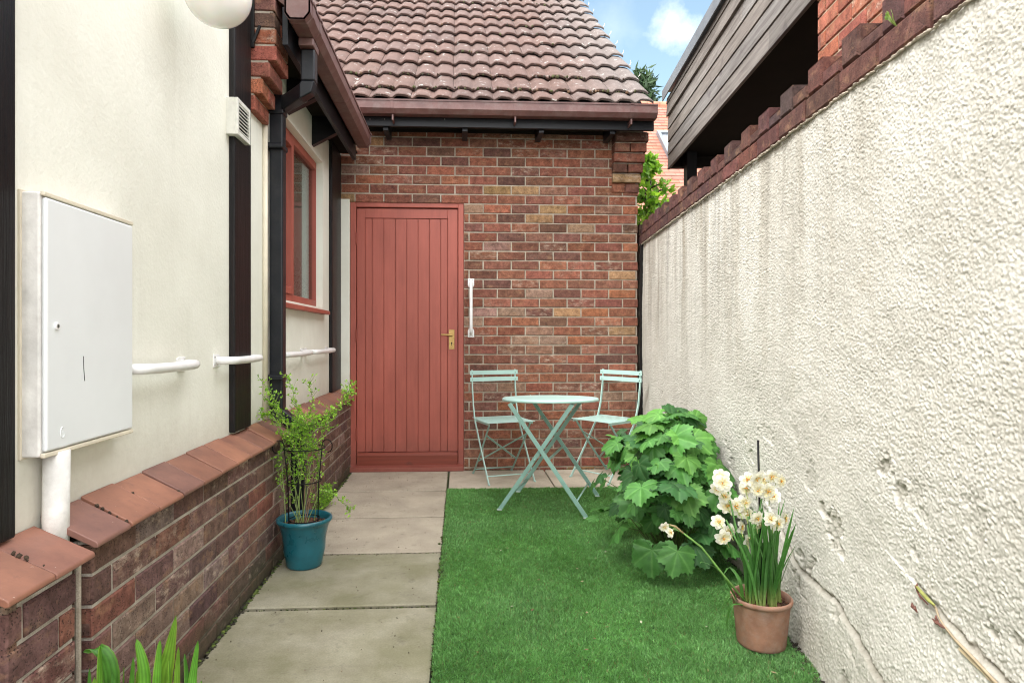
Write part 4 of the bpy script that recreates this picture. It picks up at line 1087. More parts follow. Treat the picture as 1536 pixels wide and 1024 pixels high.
tp = at(962,128,Y=30.); tree('conifer_tree', 'dark conifer tip showing behind the roof verge', (tp.x, 30, 0), tp.z+.3, 2.6, 9000, .40, [(.035,.07,.03),(.05,.09,.04),(.025,.05,.025)], 'needle')
bp = at(975,300,Y=6.6); tree('leafy_bush', 'bright green leafy bush growing behind the end of the wall', (bp.x+.0, 6.6, 0), at(975,240,Y=6.6).z+.0, .27, 1500, .075, [(.20,.38,.05),(.27,.45,.07),(.13,.28,.04)], 'leaf_small', (.06,.04,.03,1), 'round', 'bush', .60)
g = MB(); 

# ============================================================ TABLE AND CHAIRS
def bistro_table(loc, rot, tilt):
    t = thing('bistro_table', 'round mint green folding table on crossed legs standing on the turf', 'table', loc, local=True); t.rotation_euler = (0,0,rot)
    ht = .662
    g = MB(); g.lathe([(.0,ht+.002),(.15,ht+.002),(.285,ht+.001),(.294,ht+.0),(.299,ht-.004),(.3005,ht-.010),(.300,ht-.016),(.297,ht-.018),(.294,ht-.014),(.288,ht-.008),(.0,ht-.006)], (0,0,0), 96)
    top = part('tabletop', g, M['mint'], t, smooth=True)
    # tilt the top very slightly towards the path as in the picture
    for v in top.data.vertices:
        w_ = Matrix.Rotation(tilt,4,Vector((math.cos(-rot),math.sin(-rot),0))) @ (v.co-Vector((0,0,ht))); v.co = w_+Vector((0,0,ht))
    # frames: local x = span of the X, y = along the axis between the two Xs
    def leg(x0,y0,x1,y1,lab=None):
        g = MB(); a = Vector((x0,y0,.006)); b = Vector((x1,y1,ht-.016)); g.bar(a,b,.024,.009,up=(1,0,0)) if False else g.bar(a,b,.009,.024,up=(b-a).cross(Vector((0,1,0))))
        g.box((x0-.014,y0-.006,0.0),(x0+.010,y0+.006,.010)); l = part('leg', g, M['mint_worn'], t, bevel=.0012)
        g = MB(); g.box((x0-.017,y0-.008,0.0),(x0+.013,y0+.008,.007)); part('foot_cap', g, M['grey_tip'], l, bevel=.002)
    yo, yi = .262, .232
    leg(-.262,-yi,.175,-yi); leg(-.262,yi,.175,yi)          # left-foot frame
    leg(.262,-yo,-.195,-yo); leg(.262,yo,-.195,yo)          # right-foot frame
    def rung(x,z,y,r=.0055):
        g = MB(); g.tube([(x,-y,z),(x,y,z)], r, 8); part('stretcher', g, M['mint_worn'], t, smooth=True)
    f = lambda x0,x1,k: (x0+(x1-x0)*k, .006+(ht-.041)*k)
    x,z = f(-.262,.175,.14); rung(x,z,yi); x,z = f(.262,-.195,.13); rung(x,z,yo)
    x,z = f(.262,-.195,.50); g = MB(); g.bar((x,-yo,z),(x,yo,z),.018,.004); part('stretcher', g, M['mint_worn'], t)
    for sx in (-.19,.17):
        g = MB(); g.bar((sx,-.215,ht-.018),(sx,.215,ht-.018),.016,.012); part('top_bar', g, M['mint_worn'], t, bevel=.001)
    for sy in (-1,1):
        for (x,z) in (f(-.262,.175,.505), f(.262,-.195,.80)):
            g = MB(); g.tube([(x,sy*.225,z),(x,sy*.272,z)], .007, 10); part('pivot', g, M['mint_worn'], t, smooth=True)
    return t
bistro_table((.563,3.935,.018), math.atan2(-.33,.944), R(-2.2))

def bistro_chair(label):
    t = thing('bistro_chair', label, 'chair', (0,0,0), 'mint bistro chairs against the brick wall', local=True)
    w = .178; sz = .440
    for sx in (-1,1):
        # long bar: front foot -> seat rear -> back top
        g = MB(); P = [(sx*w,-.205,.004),(sx*w,-.02,.245),(sx*w,.115,.43),(sx*w,.155,.55),(sx*w,.178,.70),(sx*w,.185,.805)]
        for a,b in zip(P[:-1],P[1:]): g.bar(a,b,.0075,.017,up=(0,1,.3))
        g.box((sx*w-.005,-.222,0),(sx*w+.005,-.193,.010))
        part('leg', g, M['mint'], t, bevel=.001)
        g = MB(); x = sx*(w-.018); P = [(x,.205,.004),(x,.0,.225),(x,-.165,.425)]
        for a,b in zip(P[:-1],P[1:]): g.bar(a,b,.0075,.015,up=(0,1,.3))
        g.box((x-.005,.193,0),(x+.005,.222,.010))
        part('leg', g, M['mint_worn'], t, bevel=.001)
    g = MB(); g.tube([(-w,-.165,.055),(w,-.165,.055)], .0045, 8); part('stretcher', g, M['mint'], t, smooth=True)
    g = MB(); g.tube([(-(w-.018),.17,.040),(w-.018,.17,.040)], .0045, 8); part('stretcher', g, M['mint_worn'], t, smooth=True)
    x = w-.018
    g = MB(); g.bar((-x,.11,.11),(x,-.10,.335),.014,.0035,up=(0,1,1)); g.bar((x,.112,.115),(-x,-.098,.34),.014,.0035,up=(0,1,1)); part('cross_brace', g, M['mint_worn'], t)
    # seat: two side rails and slats across
    g = MB(); g.bar((-w+.008,-.19,sz-.011),(-w+.008,.15,sz-.014),.004,.016); part('seat_rail', g, M['mint'], t); g = MB(); g.bar((w-.008,-.19,sz-.011),(w-.008,.15,sz-.014),.004,.016); part('seat_rail', g, M['mint'], t)
    g = MB()
    for k in range(9):
        y = -.19+k*.0425; zz = sz-.003*math.sin(k/8*math.pi)
        g.box((-w-.006,y-.0125,zz),(w+.006,y+.0125,zz+.003))
    part('seat', g, M['mint'], t, bevel=.001)
    for (z0,y0) in ((.732,.176),(.795-.012,.18)):
        g = MB(); n_ = 10; hh = .032; vs = []; fs = []
        for i in range(n_+1):
            x = -.197+.394*i/n_; dy = .014*(1-(x/.197)**2); 
            vs += [(x,y0-.010+dy,z0-hh/2),(x,y0-.010+dy,z0+hh/2),(x,y0-.007+dy,z0+hh/2),(x,y0-.007+dy,z0-hh/2)]
        for i in range(n_):
            a = i*4
            for j in range(4): fs.append((a+j,a+(j+1)%4,a+4+(j+1)%4,a+4+j))
        fs += [(0,3,2,1),(n_*4,n_*4+1,n_*4+2,n_*4+3)]
        g.add(vs,fs); b = part('back_slat', g, M['mint'], t)
        for sx in (-1,1):
            g = MB(); g.blob((sx*w,y0-.011,z0), .0045, 8, 4, 0); part('rivet', g, M['mint_worn'], b, smooth=True)
    return t
c1 = bistro_chair('mint green folding bistro chair standing nearest the red door')
c1.location = (.316,4.765,.0); c1.rotation_euler = (0,0,R(17))
def dup(o, parent=None):
    c = o.copy(); C.objects.link(c)
    if parent: c.parent = parent
    for ch in list(o.children): dup(ch, c)
    return c
c2 = dup(c1); c2['label'] = 'mint green folding bistro chair turned left beside the roughcast wall'
c2.location = (1.112,4.755,0); c2.rotation_euler = (0,0,R(-51))

# ============================================================ LEFT POT, TRELLIS, PLANT
pc = Vector((-.722,2.985,0))
T = thing('plant_pot', 'teal glazed pot with flared rim against the brick plinth', 'plant pot', pc)
g = MB(); g.lathe([(.0,.0),(.070,.0),(.077,.003),(.081,.012),(.086,.045),(.094,.075),(.095,.095),(.096,.115),(.101,.150),(.110,.185),(.117,.203),(.124,.208),(.127,.214),(.126,.222),(.120,.226),(.113,.224),(.109,.215),(.104,.19),(.10,.16)], pc, 64); part('pot', g, M['teal'], T, smooth=True)
def soil(mb, c, r, z, n=420, chunk=.004):
    mb.lathe([(r,z-.004),(r*.7,z),(r*.3,z+.004),(.0,z+.005)], c, 32, (1,1,1,1))
    for _ in range(n):
        a = random.uniform(0,6.28); q = r*math.sqrt(random.random())*.98; k = random.uniform(.3,2.6)
        mb.blob((c[0]+q*math.cos(a), c[1]+q*math.sin(a), c[2]+z+random.uniform(-.001,.004)), chunk*random.uniform(.4,1.4), 5, 3, .4, (k,k*.9,k*.8,1), (1,1,.6))
g = MB(); soil(g, pc, .108, .192); part('soil', g, M['soil'], T)
T = thing('plant_support', 'black wire obelisk with hooked tip standing in the teal pot', 'plant support', pc+Vector((0,0,.19)))
tc = pc+Vector((.0,0,0)); tops = []
for k, a0 in enumerate((-.35, 1.9, 3.7)):
    g = MB(); ca, sa = math.cos(a0), math.sin(a0)
    P = [tc+Vector((ca*.070,sa*.070,.15)), tc+Vector((ca*.076,sa*.076,.39)), tc+Vector((ca*.093,sa*.093,.545))]
    for q in range(9):
        an = R(180-q*33); P.append(tc+Vector((ca*(.120+.027*math.cos(an)), sa*(.120+.027*math.cos(an)), .560+.030*math.sin(an)*1.0+ (0 if q<7 else 0))))
    g.tube(P, .0026, 8); part('rod', g, M['black_iron'], T, smooth=True)
for z, r_ in ((.545,.094),(.392,.076),(.215,.07)):
    g = MB(); g.tube([tc+Vector((r_*math.cos(a),r_*math.sin(a),z)) for a in np.linspace(0,2*math.pi,37)[:-1]], .0026, 8, closed=True); part('ring', g, M['black_iron'], T, smooth=True)
T = thing('climbing_plant', 'wiry plant with tiny bright green leaves climbing the black obelisk', 'plant', pc+Vector((0,0,.19)))
st_m = MB(); lf = MB()
def leaflet(mb, c, d, n, l, w, col):
    d = d.normalized(); s_ = d.cross(n).normalized()*w; nn_ = s_.cross(d).normalized()*l*.12
    mb.add([c, c+d*l*.3+s_*.85-nn_, c+d*l*.65+s_*.8-nn_, c+d*l, c+d*l*.65-s_*.8-nn_, c+d*l*.3-s_*.85-nn_, c+d*l*.5], [(0,1,6),(1,2,6),(2,3,6),(3,4,6),(4,5,6),(5,0,6)], col)
LC = [(.24,.46,.05),(.32,.54,.06),(.17,.36,.04),(.38,.58,.10)]
def twig(P, r0=.0022, dens=1., side=True, wood=False):
    P = [Vector(p) for p in P]; Q = []
    for a,b in zip(P[:-1],P[1:]):
        for q in range(4): Q.append(a.lerp(b,q/4)+Vector([random.gauss(0,.002) for _ in range(3)]))
    Q.append(P[-1]); m_ = len(Q)
    st_m.tube(Q, [r0*(1-.7*i/(m_-1)) for i in range(m_)], 5, (.20,.27,.08,1) if not wood else (.20,.13,.07,1))
    ln = sum((b-a).length for a,b in zip(P[:-1],P[1:]))
    for _ in range(int(ln*150*dens)):
        k = random.uniform(.12,1)**.8*(m_-1.01); i = int(k); c = Q[i].lerp(Q[i+1],k-i); d = (Q[i+1]-Q[i]).normalized()
        out = Vector([random.gauss(0,1) for _ in range(3)]); out = (out-d*out.dot(d)).normalized()
        if side and random.random() < .5:
            e = c+(out*.8+d*.6+Vector((0,0,.2)))*random.uniform(.012,.045); st_m.tube([c,e], [.0009,.0005], 4, (.17,.26,.06,1)); c = e
        for q in range(3):
            dd = (out+d*.5+Vector([random.gauss(0,.6) for _ in range(3)])).normalized(); k2 = random.uniform(.75,1.25); co = random.choice(LC)
            leaflet(lf, c, dd, Vector((random.gauss(0,.4),random.gauss(0,.4),1)), random.uniform(.009,.017), random.uniform(.0032,.0052), (co[0]*k2,co[1]*k2,co[2]*k2,1))
b0 = pc+Vector((0,0,.19))
def T3(px, py, dt=0.): return at(px,py,t=2.95+dt)
for P in ([(452,770),(462,700),(452,640),(440,590),(432,565)], [(455,770),(447,690),(430,640),(412,600),(390,568)], [(460,770),(470,690),(490,630),(512,600),(528,585)],
          [(458,770),(476,680),(500,625),(520,598),(526,578)], [(455,770),(440,720),(424,660),(415,610),(396,598)], [(462,765),(480,735),(500,740),(512,752),(525,765)],
          [(450,770),(425,740),(415,700),(420,680),(432,655)], [(455,765),(458,720),(446,680),(462,640),(470,600),(462,570)], [(452,765),(436,735),(428,700),(412,735)],
          [(457,768),(468,740),(450,700),(440,660),(448,625)], [(460,768),(472,720),(478,690),(462,662),(455,640)],
          [(450,768),(440,700),(448,650),(456,625)], [(456,768),(466,700),(470,660),(450,630),(444,600)], [(470,660),(484,640),(494,615)], [(432,690),(420,640),(404,620),(392,622)],
          [(450,655),(455,640),(448,626)], [(446,665),(460,650),(456,632)]):
    dz = random.uniform(-.06,.06); PP = [T3(P[0][0],P[0][1],0)]+[T3(x,y,dz*min(1,(i+1)/2)+random.uniform(-.015,.015)) for i,(x,y) in enumerate(P[1:])]
    PP[0] = Vector((PP[0].x, pc.y+random.uniform(-.03,.03), .195)); twig(PP, .0020, .75, True, random.random() < .4)
for _ in range(9):   # dense tuft in the middle
    a = T3(random.uniform(438,464), random.uniform(640,690), random.uniform(-.07,.07)); b = a+Vector((random.gauss(0,.03),random.gauss(0,.03),random.uniform(.02,.07))); twig([a,a.lerp(b,.5),b], .0014, 2.6)
part('stems', st_m, M['stem'], T); part('leaves', lf, M['leaf_small'], T)

# ============================================================ TERRACOTTA POT AND NARCISSI
tc = Vector((1.030,2.118,.012))
T = thing('plant_pot', 'weathered terracotta pot standing on the turf by the roughcast wall', 'plant pot', tc)
g = MB(); g.lathe([(.0,.0),(.074,.0),(.078,.003),(.0795,.012),(.084,.06),(.0885,.105),(.0925,.142),(.094,.146),(.0985,.149),(.1005,.155),(.100,.161),(.0965,.165),(.0925,.163),(.090,.15),(.088,.12)], tc, 64); part('pot', g, M['terracotta'], T, smooth=True)
g = MB(); soil(g, tc, .089, .142, 500, .0045); part('soil', g, M['soil'], T)
T = thing('stake', 'thin dark cane pushed into the terracotta pot', 'cane', tc+Vector((0,0,.14)))
g = MB(); a = at(1137,660,t=2.17); g.tube([Vector((1.035,2.12,.10)), Vector((1.035,2.12,.10)).lerp(a,.5), a], .0038, 8); o_ = part('cane', g, M['black_iron'], T, smooth=True)
T = thing('narcissus', 'clump of cream white double narcissi with tall strap leaves', 'flowers', tc+Vector((0,0,.14)))
bl = MB()
def strap(mb, P, w, col, twist=0., fold=.3):
    P = [Vector(p) for p in P]; Q = []
    n_ = 12
    # Catmull style resample
    for i in range(n_+1):
        t = i/n_*(len(P)-1); k = min(int(t),len(P)-2); f = t-k
        p0 = P[max(k-1,0)]; p1 = P[k]; p2 = P[k+1]; p3 = P[min(k+2,len(P)-1)]
        Q.append(.5*((2*p1)+(p2-p0)*f+(2*p0-5*p1+4*p2-p3)*f*f+(3*p1-p0-3*p2+p3)*f**3))
    side0 = Vector((math.cos(twist),math.sin(twist),0)); vs = []; cs = []; fs = []
    for i,q in enumerate(Q):
        d = (Q[min(i+1,n_)]-Q[max(i-1,0)]).normalized(); s_ = (side0-d*side0.dot(d)).normalized(); nn_ = d.cross(s_)
        k = i/n_; ww = w*(.75+.5*math.sin(math.pi*min(1,k*1.1)))*(1 if k < .75 else max(.05,(1-k)/.25)**.7)
        vs += [q-s_*ww+nn_*ww*fold, q, q+s_*ww+nn_*ww*fold]
        g_ = min(1,k*3.5); c = tuple(col[j]*g_+((.42,.50,.16)[j])*(1-g_) for j in range(3))+(1,); cs += [c]*3
    for i in range(n_):
        a = i*3; fs += [(a,a+1,a+4,a+3),(a+1,a+2,a+5,a+4)]
    mb.add(vs, fs, cs)
clumps = [(-.045,.0),(-.02,-.04),(.015,-.045),(.03,-.02),(.0,.02),(.05,-.01),(-.05,-.03)]
for i in range(66):
    cx_, cy_ = random.choice(clumps); b = tc+Vector((cx_+random.gauss(0,.008), cy_+random.gauss(0,.008), .135))
    a = random.uniform(0,6.28); ln = random.uniform(.20,.36); sp = random.uniform(.02,.10)
    m1 = b+Vector((math.cos(a)*sp*.35, math.sin(a)*sp*.35, ln*.5)); tip = b+Vector((math.cos(a)*sp, math.sin(a)*sp*.8, ln)); tip.x = min(tip.x, 1.175)
    k = random.uniform(.6,1.2); strap(bl, [b,m1,tip], random.uniform(.0035,.0058), (.07*k,.20*k,.045*k), random.uniform(0,3.1))
for P in ([(1165,885),(1172,850),(1176,815)],[(1165,890),(1180,850),(1192,822)],[(1112,905),(1096,880),(1080,855),(1055,842),(1050,845)],[(1118,905),(1110,870),(1095,850),(1085,862)],[(1108,905),(1095,890),(1078,920)],[(1100,905),(1090,930),(1092,950)]):
    strap(bl, [tc+Vector((random.uniform(-.03,.03),-.03,.135))]+[at(x,y,t=2.13+random.uniform(-.03,.03)) for x,y in P], .005, (.07,.19,.04), random.uniform(0,3))
part('leaves', bl, M['blade'], T, smooth=True)
heads = [(610,222),(700,212),(548,282),(618,292),(672,295),(706,328),(590,262),(650,235),(399,215),(376,282),(424,328),(430,385),(410,250),(381,482),(443,533),(412,572),(488,385),(540,362),(550,432),(510,410),(606,455),(622,490),(515,512),(556,580),(690,462),(768,462),(728,488),(62,508),(96,545),(748,240),(560,235)]
stalk = MB(); cl_pos = {}
def flower(c, face, r):
    """a double narcissus bloom: six broad outer petals and a ruffled, orange touched middle"""
    face = Vector(face).normalized(); u = face.cross(Vector((0,0,1))).normalized(); v = u.cross(face)
    g = MB(); a0 = random.uniform(0,1)
    for ring,(nn_,rr,lift,wd) in enumerate(((6,1.0,-.05,.38),(7,.80,.30,.30),(9,.55,.60,.20))):
        for k in range(nn_):
            a = a0+2*math.pi*(k+.5*ring)/nn_+random.uniform(-.15,.15); d = u*math.cos(a)+v*math.sin(a); s_ = face.cross(d); L_ = r*rr*random.uniform(.88,1.1); w_ = L_*wd
            vs = []; fs = []
            for i,(q,ww) in enumerate(((.0,.12),(.3,.75),(.62,1.0),(.88,.72),(1.0,.12))):
                cu = lift*q+.10*math.sin(q*5+k)*(.4 if ring == 0 else .9)
                for e in (-1,0,1): vs.append(c+d*L_*q+s_*w_*ww*e+face*(L_*cu+ (abs(e)*.10*L_*ww)+random.uniform(-.06,.06)*L_))
            for i in range(4):
                b = i*3; fs += [(b,b+1,b+4,b+3),(b+1,b+2,b+5,b+4)]
            k2 = random.uniform(.92,1.05); col = (.88*k2,.87*k2,.79*k2,1) if ring < 1 else ((.88*k2,.855*k2,.72*k2,1) if ring < 2 else (.88*k2,.80*k2,.52*k2,1)); g.add(vs, fs, col)
    fl = part('flower', g, M['petal'], T, smooth=True)
    g = MB()
    for k in range(7):
        a = random.uniform(0,6.28); q = r*random.uniform(.03,.22); p = c+(u*math.cos(a)+v*math.sin(a))*q+face*r*random.uniform(.18,.40)
        g.blob(p, r*random.uniform(.06,.11), 6, 4, .4, random.choice([(.80,.36,.05,1),(.85,.55,.12,1),(.88,.78,.42,1)]))
    part('centre', g, M['petal'], fl, smooth=True)
for i,(zx,zy) in enumerate(heads):
    px, py = 980+zx/3.936, 660+zy/3.936
    t_ = 2.10+random.uniform(-.03,.07) if zx > 150 else 2.08
    c = at(px,py,t=t_); r = random.uniform(.025,.031) if zx > 150 else .019
    if c.x > 1.16: c.x = 1.16
    face = Vector((random.gauss(0,.55)+(-.2 if zx<450 else .1), -1, random.gauss(-.05,.35)))
    flower(c, face, r)
    hub = at(980+(zx*.8+590*.2)/3.936 if zx>150 else 1022, (660+(zy+60)/3.936) if zx>150 else 797, t=2.12)
    stalk.tube([c-face.normalized()*.002, c.lerp(hub,.5)+Vector((0,.01,.008)), hub], .0016, 5, (.30,.36,.12,1))
for (hx,hy) in ((640,345),(440,300),(430,470),(560,450),(600,420),(650,430),(555,500)):
    hub = at(980+hx/3.936,660+hy/3.936,t=2.13); b = tc+Vector((random.uniform(-.04,.04),random.uniform(-.03,.03),.135)); stalk.tube([b,b.lerp(hub,.5)+Vector((random.uniform(-.01,.01),0,.01)),hub], [.0038,.0036,.0028], 7, (.10,.24,.06,1))
hub = at(1022,797,t=2.09); b = tc+Vector((-.05,-.02,.135)); stalk.tube([b,at(1085,862,t=2.10),at(1052,820,t=2.09),hub,at(1010,792,t=2.085)], [.004,.004,.0035,.003,.002], 7, (.16,.32,.07,1))
stalk.tube([at(1025,799,t=2.088),at(1013,789,t=2.085),at(1004,786,t=2.08)],[.003,.0035,.001],6,(.45,.33,.17,1))
part('stems', stalk, M['stem'], T, smooth=True)

# ============================================================ LOBED LEAF SHRUB
def lobed_leaf(mb, st_mb, pos, normal, fwd, size, col, root=None):
    n = normal.normalized(); f = (fwd-n*fwd.dot(n)).normalized(); s_ = f.cross(n)
    lobes = [(0,1.0),(R(50),.90),(-R(50),.90),(R(102),.70),(-R(102),.70)]
    NA = 81; rings = (.0,.35,.68,.9,1.0); vs = []; cs = []; fs = []
    droop = random.uniform(.10,.40); cup = random.uniform(-.15,.15); asym = random.uniform(-.08,.08)
    for ri, rr in enumerate(rings):
        for j in range(NA):
            a = -math.pi*.90+2*math.pi*.90*j/(NA-1)
            best = 0; near = 9
            for (la,ll) in lobes:
                d = abs(a-la); w_ = ll*(1-.215*(d/R(26))**1.2) if d < R(40) else 0; best = max(best,w_); near = min(near,d)
            best = max(best, .34 if abs(a) < R(140) else .26)
            tooth = 1+random.choice([.07,.10,.05])*(1 if (j//1)%3 == 0 else -.4)*(1 if rr > .95 else 0)
            rad = size*rr*best*tooth*(1+asym*math.sin(a))
            # pleats: veins are valleys
            pl = .055*size*math.sin(min(1,near/R(26))*math.pi/2)*rr + .012*size*math.sin(rr*26+near*6)*rr
            q = rad/size
            z = pl - droop*size*q*q + cup*size*abs(math.sin(a))*q
            vs.append(pos+f*(rad*math.cos(a))+s_*(rad*math.sin(a))+n*z)
            vein = max(0,1-near/(R(3.5)/max(.15,rr))) if near < R(26) else 0
            side = max(0, math.sin(rr*22+near*5)-.86)*2.2
            k = .95+.42*vein+.14*side
            cs.append((min(1,col[0]*k+.02*vein),min(1,col[1]*k),min(1,col[2]*k+.01*vein),1))
    for ri in range(len(rings)-1):
        for j in range(NA-1):
            a = ri*NA+j; fs.append((a,a+NA,a+NA+1,a+1))
    mb.add(vs, fs, cs)
    if root is not None:
        mid = root.lerp(pos,.55)+Vector((0,0,.05)); st_mb.tube([root,mid,pos], [.003,.0025,.0018], 5, (.12,.17,.05,1))
T = thing('garden_shrub', 'bushy shrub with large lobed green leaves spilling over the turf', 'shrub', (.99,3.02,0))
lm = MB(); sm = MB(); sc_ = Vector((1.018,3.00,.0))
def in_wall(x,y): return x > WR(y)-.02
cnt = 0
for i in range(1400):
    if cnt >= 370: break
    layer = random.choice([.55,.75,.93,1.0,1.05])
    a = random.uniform(0,2*math.pi); el = random.uniform(-.35,1.45)
    ex = math.cos(el)*math.cos(a); ey = math.cos(el)*math.sin(a); ez = math.sin(el)
    rx, ry_, rz_ = .300*(1-.22*max(0,math.sin(el))),.36,.42
    wob = 1+.17*math.sin(3*a+1.0)*math.cos(el)+.15*math.sin(5*a+2.5*el)+random.gauss(0,.05)
    p = sc_+Vector((ex*rx*layer*wob, ey*ry_*layer*wob, .275+ez*rz_*layer*.97))
    if in_wall(p.x+.04,p.y) or p.z < .035: continue
    out = Vector((ex/rx,ey/ry_,ez/rz_)).normalized()
    nrm = (out*.55+Vector((0,0,.75))+Vector([random.gauss(0,.38) for _ in range(3)])+Vector((0,-.25,0))).normalized()
    hor = Vector((ex,ey,0)); hor = hor.normalized() if hor.length > .05 else Vector((1,0,0))
    fwd = (hor+Vector((0,0,-.75 if ez < .75 else -.25))+Vector([random.gauss(0,.3) for _ in range(3)]))
    size = random.choice([.04,.055,.065,.075,.085,.095,.105])*random.uniform(.9,1.12)*(1.0 if layer > .8 else .9)
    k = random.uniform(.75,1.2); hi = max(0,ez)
    base = [(.055,.175,.035),(.075,.225,.045),(.038,.125,.034),(.105,.275,.05)][random.choices(range(4),[4,3+3*hi,4,1+3*hi])[0]]  # light from above put into the colour: paler greens likelier near the top
    root = Vector((sc_.x+ex*.06, sc_.y+ey*.06, max(.0,p.z-.22))) if i%2 == 0 else None
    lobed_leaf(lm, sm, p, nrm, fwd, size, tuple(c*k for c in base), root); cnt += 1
for k in range(16):
    a = random.uniform(0,6.28); e = sc_+Vector((math.cos(a)*.17,math.sin(a)*.2,random.uniform(.35,.6))); b = sc_+Vector((math.cos(a)*.03,math.sin(a)*.03,0))
    if in_wall(e.x,e.y): continue
    sm.tube([b,b.lerp(e,.5)+Vector((0,0,.06)),e], [.007,.005,.003], 6, (.10,.12,.05,1))
part('leaves', lm, M['leaf'], T, smooth=True); part('stems', sm, M['stem'], T)

# ============================================================ FOREGROUND SHOOTS
pp = Vector((-.675,1.365,0))
T = thing('plant_pot', 'low round terracotta pot under the broad leaved shoots by the plinth pier', 'plant pot', pp)
g = MB(); g.lathe([(.0,.0),(.10,.0),(.105,.01),(.145,.22),(.155,.225),(.158,.25),(.148,.256),(.14,.25),(.135,.22)], pp, 48); part('pot', g, M['terracotta'], T, smooth=True)
g = MB(); soil(g, pp, .137, .225, 200, .005); part('soil', g, M['soil'], T)
T = thing('leafy_shoots', 'fresh green broad leaved shoots at the bottom left of the view', 'plant', pp+Vector((0,0,.22)))
def broad(mb, P, w, col, twist, fold=.55, curl=0.):
    P = [Vector(p) for p in P]; n_ = 14; Q = []
    for i in range(n_+1):
        t = i/n_*(len(P)-1); k = min(int(t),len(P)-2); f = t-k
        p0 = P[max(k-1,0)]; p1 = P[k]; p2 = P[k+1]; p3 = P[min(k+2,len(P)-1)]
        Q.append(.5*((2*p1)+(p2-p0)*f+(2*p0-5*p1+4*p2-p3)*f*f+(3*p1-p0-3*p2+p3)*f**3))
    vs = []; cs = []; fs = []; M_ = 9
    for i,q in enumerate(Q):
        d = (Q[min(i+1,n_)]-Q[max(i-1,0)]).normalized(); tw = twist+curl*i/n_; s0 = Vector((math.cos(tw),math.sin(tw),0)); s_ = (s0-d*s0.dot(d)).normalized(); nn_ = d.cross(s_)
        k = i/n_; ww = w*(.30+.9*math.sin(math.pi*min(1,max(0,(k-.05)*1.05)))**1.3) if k < .93 else w*.30*(1-k)/.07+.0004
        fo = fold*(1.25-k)
        for j in range(M_):
            e = j/(M_-1)*2-1; an = e*fo*1.9
            rib = .0007*math.cos(j*math.pi)
            vs.append(q+s_*(ww*math.sin(an)/(max(.3,fo*1.9)))-nn_*(ww*(1-math.cos(an))/max(.3,fo*1.9))*-1+nn_*rib)
            kk = 1.0+(.30 if j%2 == 0 else -.18)
            ed = 1.35 if abs(e) > .9 else 1.0
            cs.append((col[0]*kk*ed,col[1]*kk,col[2]*kk,1))
    for i in range(n_):
        for j in range(M_-1): a = i*M_+j; fs.append((a,a+1,a+M_+1,a+M_))
    mb.add(vs, fs, cs)
bm_ = MB(); tt = 1.36; WK = .52
GR = [(.09,.26,.03),(.12,.31,.035),(.07,.21,.03),(.17,.34,.04)]
SH = [([(242,1090),(245,1015),(252,985),(264,922)],.030,.1,.38),([(235,1090),(238,1010),(240,960)],.020,1.2,.7),([(168,1095),(165,1010),(150,975),(125,977)],.030,.3,.5),([(156,1090),(152,1010),(150,968)],.018,1.5,.6),
      ([(140,1090),(142,1015)],.016,.6,.6),([(215,1095),(216,1010),(205,958)],.024,.4,.8),([(222,1090),(222,1040),(214,990)],.020,2.4,.7),([(264,1090),(266,1020),(268,970)],.014,.5,.8),([(255,1090),(256,1040),(254,990)],.013,2,.8),
      ([(287,1095),(288,1030),(297,960)],.017,.4,.6),([(278,1095),(282,1030),(277,980)],.014,1.0,.7),([(196,1095),(196,1040),(200,985)],.013,.2,.8),([(185,1095),(186,1040),(186,1000)],.012,2,.8),([(175,1095),(172,1050),(168,1005)],.015,.8,.7),([(298,1100),(300,1060),(302,1020)],.012,.2,.7),([(130,1100),(133,1060),(134,1002)],.012,.2,.7),([(205,1095),(208,1040),(206,1005)],.014,1.1,.7)]
for P,w_,tw,fo in SH:
    c = random.choice(GR); dt = random.uniform(-.07,.07); k = random.uniform(.85,1.1)
    PP = [at(x,y,t=tt+dt) for x,y in P]; PP = [Vector((max(p.x,-.845),p.y,p.z)) if p.y > 1.2 else p for p in PP]
    b0_ = Vector((pp.x+(PP[0].x-pp.x)*.6, pp.y+(PP[0].y-pp.y)*.6, .225)); broad(bm_, [b0_]+PP, w_*WK, tuple(a*k for a in c), tw, fo, random.uniform(-.3,.3))
part('leaves', bm_, M['blade'], T, smooth=True)
# weeds at the foot of the plinth
for i,(yy,lab) in enumerate(((3.95,'small green weed at the foot of the brick plinth'),)):
    T = thing('weed', lab, 'weed', (-.84,yy,0)); lf = MB(); st_m = MB()
    for k in range(26):
        a = Vector((-.84+random.uniform(0,.012),yy+random.gauss(0,.10),0)); b = a+Vector((random.uniform(-.005,.02),random.gauss(0,.015),random.uniform(.03,.13))); twig([a,a.lerp(b,.5),b], .0012, 1.5)
    part('stems', st_m, M['stem'], T); part('leaves', lf, M['leaf_small'], T)

for o in bpy.data.objects:
    if '_l' in o: del o['_l']

